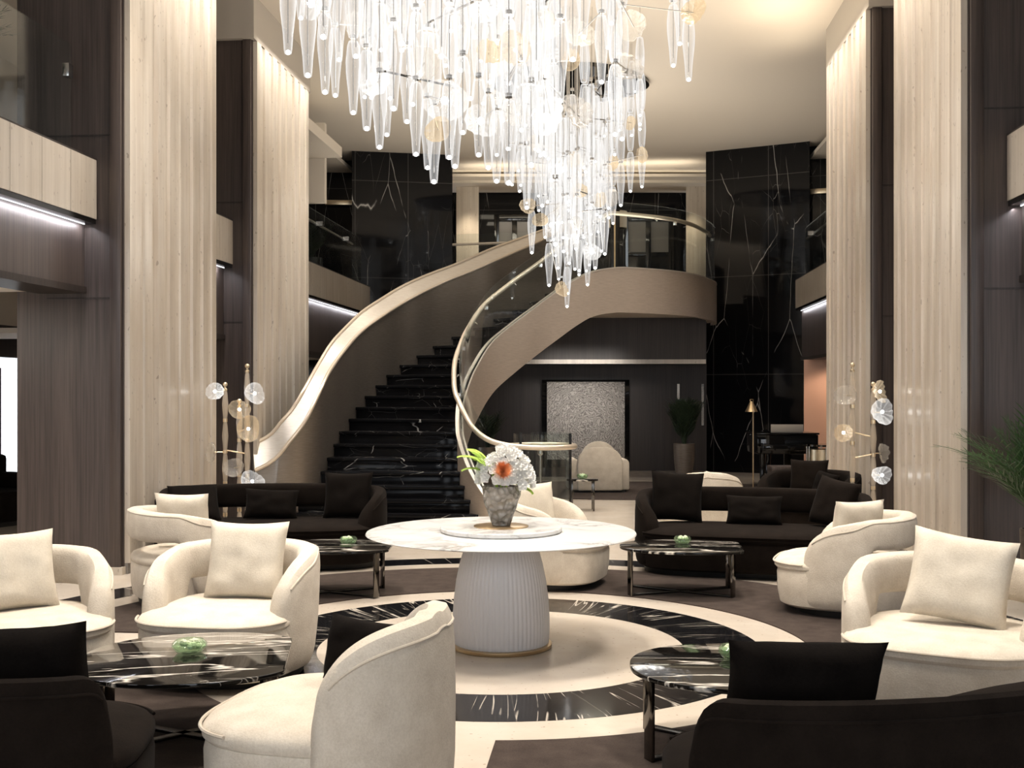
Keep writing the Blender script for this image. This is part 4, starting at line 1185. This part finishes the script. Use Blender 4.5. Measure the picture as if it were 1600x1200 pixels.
glass_lamp('brass and glass floor lamp with lit shell petals before the right fluted columns', at(1348, Yr),
    [(gl(1332, Yr, 1348), 0, 1.90), (gl(1363, Yr, 1348), -.03, 1.70)],
    [(gl(1320, Yr, 1348), -.06, zz(618, Yr), .11, 'clear', -.8, .1, 0), (gl(1318, Yr, 1348), -.06, zz(676, Yr), .10, 'amber', -1.2, .1, 0),
     (gl(1370, Yr, 1348), -.02, zz(612, Yr), .11, 'amber', .8, .1, 1), (gl(1369, Yr, 1348), -.16, zz(644, Yr), .125, 'lit', .1, .25, 1),
     (gl(1375, Yr, 1348), -.02, zz(708, Yr), .11, 'clear', 1.2, .1, 1), (gl(1369, Yr, 1348), -.14, zz(741, Yr), .10, 'lit', .2, .1, 1), (gl(1318, Yr, 1348), -.04, zz(768, Yr), .09, 'amber', -.8, .4, 0)],
    [(0, 1, zz(675, Yr), zz(683, Yr)), (0, 1, zz(716, Yr), zz(709, Yr))])

# ================================================================== chandelier
ch = thing('chandelier', 'huge cascading chandelier of lit glass pendants and shell petals', 'chandelier', at(860, 12.5, ZC))
CHI = Matrix.Translation(-Vector(ch.location))
rc = random.Random(41)
tube_me = []
def unit_profile(L, r, tip):
    if tip: return [(.001, 0), (r * .42, .0), (r * .5, L * .06), (r * .62, L * .25), (r * .95, L * .55), (r, L * .72), (r * .8, L * .93), (r * .6, L), (.001, L)]
    return [(.001, 0), (r * .6, 0), (r * .8, L * .1), (r * 1.02, L * .45), (r * .95, L * .7), (r * .72, L * .95), (r * .6, L), (.001, L)]
def pendant_mesh(k, r=.060, U=.54):
    """k stacked glass units, the lowest one tapering to a tip; origin at the tip"""
    b = B(); z = 0
    for i in range(k):
        L = U if i else U * 1.1
        sg = 12
        b.lathe([(rr, zz_) for rr, zz_ in unit_profile(L, r, i == 0)], (0, 0, z), sg, rfun=lambda q, rr, z_: 1 + .05 * (q % 2))
        z += L + .03
    return b, z
pm, nm_, bm_ = {}, {}, {}
for k in (1, 2, 3, 4, 5, 6):
    b, H_ = pendant_mesh(k)
    pm[k] = (b.mesh('glass_pendant', M['litglass'], 60), H_)
    nb = B(); z = .56 * 1.1
    for i in range(k):
        nb.lathe([(.001, z), (.027, z), (.027, z + .03), (.001, z + .03)], (0, 0, 0), 10); z += .59
    nb.tube([(0, 0, .08), (0, 0, H_ + 1)], .004, 5)
    nm_[k] = nb
bulb_me = B().ball((0, 0, .010), .018, 8).mesh('bulb', M['bulb'], 60)
# lower outline of the cascade: (picture column, lowest tip row)
ENV = [(445, 80), (470, 95), (508, 152), (552, 180), (595, 235), (650, 246), (680, 288), (712, 268), (750, 262), (795, 292), (822, 340), (845, 400), (885, 482), (915, 452), (945, 402), (972, 350), (1002, 298)]
def env(px):
    for (a, b), (c, d) in zip(ENV[:-1], ENV[1:]):
        if a <= px <= c: return b + (d - b) * (px - a) / (c - a)
    return 60
plist = []      # (px, tip py, Y, scale)
near = [(450, 84), (481, 120), (508, 146), (524, 151), (552, 178), (573, 203), (593, 232), (615, 172), (636, 192), (650, 243), (678, 286), (668, 264), (645, 165), (720, 112), (723, 209), (702, 248),
        (711, 262), (748, 244), (735, 156), (763, 264), (795, 288), (776, 285), (505, 60), (530, 95), (470, 30), (556, 90), (580, 120), (605, 100), (628, 70), (657, 118), (690, 90), (742, 60), (765, 130), (785, 190),
        (838, 110), (842, 140), (850, 242), (815, 205), (830, 260), (866, 205), (950, 76), (955, 38), (961, 212), (972, 219), (940, 130), (1052, 104), (1062, 70), (1076, 126), (875, 160), (895, 95), (912, 60), (805, 80)]
for px, py in near:
    Y = 8.6 + rc.uniform(-.7, .9) + (.9 if px > 1040 else 0) + max(0, (px - 640)) * .003
    plist.append((px, py, Y, 1.0))
for i in range(22):
    px = rc.uniform(560, 880); py = env(px) - rc.uniform(10, 230)
    plist.append((px, py, rc.uniform(9.6, 12.5), 1.0))
far = [(886, 480), (858, 447), (918, 446), (872, 420), (945, 398), (905, 424), (831, 396), (970, 322), (1003, 293), (842, 330), (823, 318), (900, 390), (930, 420), (958, 350), (985, 300), (812, 300), (852, 372), (868, 350), (938, 340), (888, 330), (912, 372), (800, 290)]
for px, py in far: plist.append((px, py, rc.uniform(15.2, 16.6), .95))
for i in range(66):
    px = 890 + rc.gauss(0, 52); px = min(1000, max(792, px)); py = env(px) - rc.uniform(15, 200)
    plist.append((px, py, rc.uniform(14.2, 17.8), .95))
plist.sort(key=lambda p: p[2])
nodes = []; rest = B(); rest_n = B(); rest_b = B()
for idx, (px, py, Y, sc) in enumerate(plist):
    zt = zz(py, Y)
    p = at(px, Y, zt)
    room = ZC - zt - .1
    k = max(1, min(6, int(room / (.59 * sc)))); k = min(k, rc.choice((3, 4, 4, 5)) if Y < 13 else rc.choice((2, 3, 3, 4)))
    sc2 = sc * rc.uniform(.93, 1.07)
    if idx < 96:
        o = bpy.data.objects.new('glass_pendant', pm[k][0]); COL.objects.link(o); o.parent = ch; o.location = p - Vector(ch.location); o.scale = (sc2, sc2, sc2); o.rotation_euler = (0, 0, rc.uniform(0, 6))
        nb = B(); nb.v = list(nm_[k].v); nb.f = list(nm_[k].f)
        top = room + .1
        nb.v = [(x, y, z if z < pm[k][1] + .5 else top / sc2) for x, y, z in nb.v]
        nb.build('steel_fitting', M['steel'], o, smooth=40)
        bo = bpy.data.objects.new('bulb', bulb_me); COL.objects.link(bo); bo.parent = o
    else:
        b, H_ = pendant_mesh(k); mt = Matrix.Translation(p - Vector(ch.location)) @ Matrix.Scale(sc2, 4)
        b.tf(mt); rest.add(b.v, b.f)
        nb = B(); nb.v = [(x, y, z if z < H_ + .5 else (room + .1) / sc2) for x, y, z in nm_[k].v]; nb.f = list(nm_[k].f); nb.tf(mt); rest_n.add(nb.v, nb.f)
        bb = B().ball((0, 0, .010), .018, 8).tf(mt); rest_b.add(bb.v, bb.f)
    z = zt + .56 * 1.1 * sc2 + .015
    for i in range(k):
        if z < ZC - .4: nodes.append(Vector((p.x, p.y, z)))
        z += .59 * sc2
o = rest.build('glass_pendant', M['litglass'], ch, smooth=60); o['kind'] = 'stuff'
o2 = rest_n.build('steel_fitting', M['steel'], o); o2['kind'] = 'stuff'
o3 = rest_b.build('bulb', M['bulb'], o); o3['kind'] = 'stuff'
# horizontal steel link bars between neighbouring fittings
cnt = 0; rc.shuffle(nodes)
for a in nodes:
    if cnt >= 60: break
    c = [b for b in nodes if .25 < (b - a).length < .75 and abs(b.z - a.z) < .12]
    if c:
        b_ = min(c, key=lambda q: abs(q.z - a.z)); cnt += 1
        e = Vector((b_.x, b_.y, a.z))
        B().tube([a, e], .009, 6).tf(CHI).build('link_bar', M['chrome'], ch)
# shell petals
pet = [(590, 128, 30, 'lit', 9), (697, 158, 34, 'lit', 9), (663, 98, 24, 'clear', 9), (685, 204, 20, 'amber', 9), (746, 192, 26, 'lit', 9.5), (763, 84, 22, 'amber', 9), (757, 12, 26, 'lit', 9), (904, 55, 24, 'clear', 9.5),
       (898, 176, 26, 'clear', 9.5), (803, 180, 20, 'clear', 9.5), (990, 42, 26, 'clear', 9.2), (978, 108, 24, 'clear', 9.2), (1084, 20, 20, 'amber', 9.8), (1005, 242, 12, 'amber', 15), (986, 192, 10, 'amber', 15), (860, 184, 30, 'lit', 9.5),
       (493, 6, 24, 'lit', 9), (848, 45, 26, 'clear', 9), (808, 75, 26, 'amber', 9.5), (823, 322, 13, 'amber', 15), (845, 345, 12, 'amber', 15), (878, 330, 13, 'clear', 15), (899, 352, 13, 'clear', 15), (925, 393, 14, 'lit', 15), (876, 452, 12, 'amber', 15),
       (865, 352, 13, 'lit', 15), (905, 300, 13, 'amber', 15.5), (938, 312, 12, 'amber', 15.5), (955, 310, 13, 'clear', 15.5), (960, 255, 12, 'amber', 15.5), (897, 250, 12, 'amber', 15.5), (920, 170, 10, 'clear', 15.5), (870, 262, 14, 'lit', 14.5), (835, 225, 14, 'clear', 14),
       (893, 95, 16, 'amber', 10), (560, 40, 20, 'clear', 9.5), (620, 30, 22, 'clear', 9.5), (720, 40, 22, 'clear', 9.5)]
for i, (px, py, rp, kind, Y) in enumerate(pet):
    R = rp / F_PX * Y; p = at(px, Y, zz(py, Y)) - Vector(ch.location)
    m = {'clear': 'crystal', 'lit': 'litpetal', 'amber': 'amber'}[kind]
    o = petal_shell(R, i + 40, M[m]).build('glass_petal', M[m], ch, smooth=80)
    f = Vector((rc.uniform(-.9, .9), -1, rc.uniform(-.3, .3))).normalized()
    put(o, p, f)
    if kind == 'lit':
        bo = B().ball((0, 0, .05), .032, 10).build('bulb', M['bulb'], o)
    q = min(nodes, key=lambda n_: (n_ - Vector(ch.location) - p).length) - Vector(ch.location)
    B().tube([p, q], .005, 5).build('petal_arm', M['steel'], ch)
# dark glossy ceiling canopies
def canopy(px, Y, ax, ay, rot, nm):
    c = at(px, Y, 0); b = B()
    def eye(q):
        x = ax * math.cos(q); y = ay * math.sin(q) * (1 - .25 * abs(math.cos(q)) ** 3)
        return x, y
    pts = []
    for q in arange(0, 2 * PI, 65)[:-1]:
        x, y = eye(q); pts.append((c.x + x * math.cos(rot) - y * math.sin(rot), c.y + x * math.sin(rot) + y * math.cos(rot)))
    b.prism(pts, ZC - .06, ZC - .001).tf(CHI).build('canopy', M['blackgloss'], ch, label='black glossy ceiling plate')
canopy(892, 18.1, 1.25, 1.15, TH, 'far')
canopy(760, 9.6, 2.1, 1.5, TH - .1, 'near')

# ================================================================== the far corner
# grand piano
pn = thing('grand_piano', 'black grand piano in front of the black marble wall on the far right', 'piano', at(1219, 19.6, .011), TH)
pts = [(-.52, -.60), (.50, -.60), (.50, .25)] + [(.50 - .50 * (1 - math.cos(q)), .25 + .55 * math.sin(q)) for q in arange(.1, PI / 2, 10)] + [(-.2, .72), (-.46, .60), (-.52, .3)]
B().prism(pts, .60, .92).build('case', M['blackgloss'], pn, bevel=.012)
B().prism([(x * 1.03, y * 1.03) for x, y in pts], .925, .955).build('lid', M['blackgloss'], pn, bevel=.006)
B().box(-.25, .30, -.40, -.38, .955, 1.09).build('music_stand', M['greyplaster'], pn, bevel=.006)
B().box(-.46, .46, -.74, -.60, .66, .76).build('keyboard', M['blackgloss'], pn, bevel=.01)
for x, y in ((-.42, -.5), (.52, -.5), (-.1, .5)):
    B().lathe([(.05, 0), (.05, .03), (.035, .05), (.05, .45), (.06, .60)], (x, y, 0), 16).build('leg', M['blackgloss'], pn)
B().box(.0, .12, -.30, -.24, .1, .60).box(-.06, .18, -.32, -.2, .06, .10).build('pedal_lyre', M['blackgloss'], pn)
bn = thing('piano_bench', 'low brown bench in front of the piano, behind the dark tub armchair', 'bench', at(1224, 17.6, .011), TH)
B().box(-.22, .22, -.17, .17, .42, .50).build('seat', M['wood'], bn, bevel=.02)
for sx in (-1, 1):
    for sy in (-1, 1): B().box(sx * .19 - .02, sx * .19 + .02, sy * .14 - .02, sy * .14 + .02, 0, .42).build('leg', M['wood'], bn, bevel=.004)
cn = thing('console_table', 'pale gold lit console with metal posts below the peach alcove wall, beside the piano', 'console', at(1287, 18.3, .011), TH)
B().lathe([(.26, .30), (.26, .72), (.001, .72)], seg=32).build('body', M['gold'], cn)
for q in range(6):
    B().tube([(.285 * math.cos(q * PI / 3 + .4), .285 * math.sin(q * PI / 3 + .4), 0), (.285 * math.cos(q * PI / 3 + .4), .285 * math.sin(q * PI / 3 + .4), .77)], .012, 8).build('post', M['steel'], cn)
B().lathe([(.31, .77), (.31, .80), (.001, .80)], seg=36).build('top', M['chrome'], cn)
B().lathe([(.26, .28), (.26, .30), (.001, .30)], seg=32).build('shelf', M['chrome'], cn)
# floor lamp with a cone shade
fp = thing('floor_lamp', 'slim brass floor lamp with cone shade and white round base, by the black marble', 'floor lamp', at(1174, 18.8), TH)
B().lathe([(.15, 0), (.15, .03), (.02, .04), (.001, .04)], seg=32).build('base', M['wmarble'], fp)
B().tube([(.03, 0, .03), (.03, 0, 1.38)], .011, 8).build('pole', M['brass'], fp)
B().lathe([(.022, 1.50), (.024, 1.49), (.104, 1.325), (.100, 1.325), (.02, 1.485), (.001, 1.485)], seg=28).build('lamp_shade', M['brass'], fp)
B().tube([(-.02, 0, 1.50), (-.02, 0, 1.53), (.03, 0, 1.53), (.03, 0, 1.38)], .007, 6).build('hook_arm', M['brass'], fp)
# relief artwork on a black backing
ar = thing('wall_art', 'square grey relief panel on a black backing below the landing', 'artwork', at(915, 21.78, .95), TH - .0)
B().box(-.84, .84, -.02, .05, -.75, .93).build('backing', M['blackgloss'], ar, bevel=.004)
B().box(-.745, .745, -.07, -.021, -.60, .89).build('panel', M['art'], ar, bevel=.004)
area('art_light', at(915, 19.5, 2.45), 1.4, .2, 6, (1, .94, .87), (math.radians(62), 0, TH), math.radians(60))
# upstairs: drum lamp on a dark post, console, window picture at the left edge
ul = thing('standing_lamp', 'upstairs lamp with cream drum shade behind the landing glass', 'floor lamp', at(965, 24.5, 3.52), TH)
B().lathe([(.16, 0), (.16, .03), (.02, .04), (.02, 1.75), (.001, 1.75)], seg=20).build('stand', M['blacksteel'], ul)
B().lathe([(.20, 1.66), (.205, 2.02), (.20, 2.02), (.195, 1.66)], seg=28).build('lamp_shade', M['shade'], ul)
pc = thing('dark_post', 'dark square metal post beside the upstairs lamp, behind the landing glass', 'post', at(961, 23.5, 3.52), TH)
B().box(-.09, .09, -.09, .09, 0, 1.9).build('post', M['blacksteel'], pc, bevel=.006)
B().box(-.03, .0, -.095, -.091, 0, 1.9).build('brass_inlay', M['brass'], pc)
# seating glimpsed beyond the left wood wall
ls2 = thing('dark_armchair', 'dark armchair glimpsed at the left edge by the bright window', 'armchair', at(-12, 14.2), TH + R_(60))
B().box(-.4, .4, -.38, .4, .06, .44).build('seat', M['dark'], ls2, bevel=.04)
B().box(-.4, .4, .24, .42, .44, .86).build('backrest', M['dark'], ls2, bevel=.05)
for sx in (-1, 1): B().box(sx * .34 - .08, sx * .34 + .08, -.38, .24, .44, .64).build('armrest', M['dark'], ls2, bevel=.04)
B().box(-.36, .36, -.34, .36, 0, .06).build('plinth', M['plinth'], ls2)
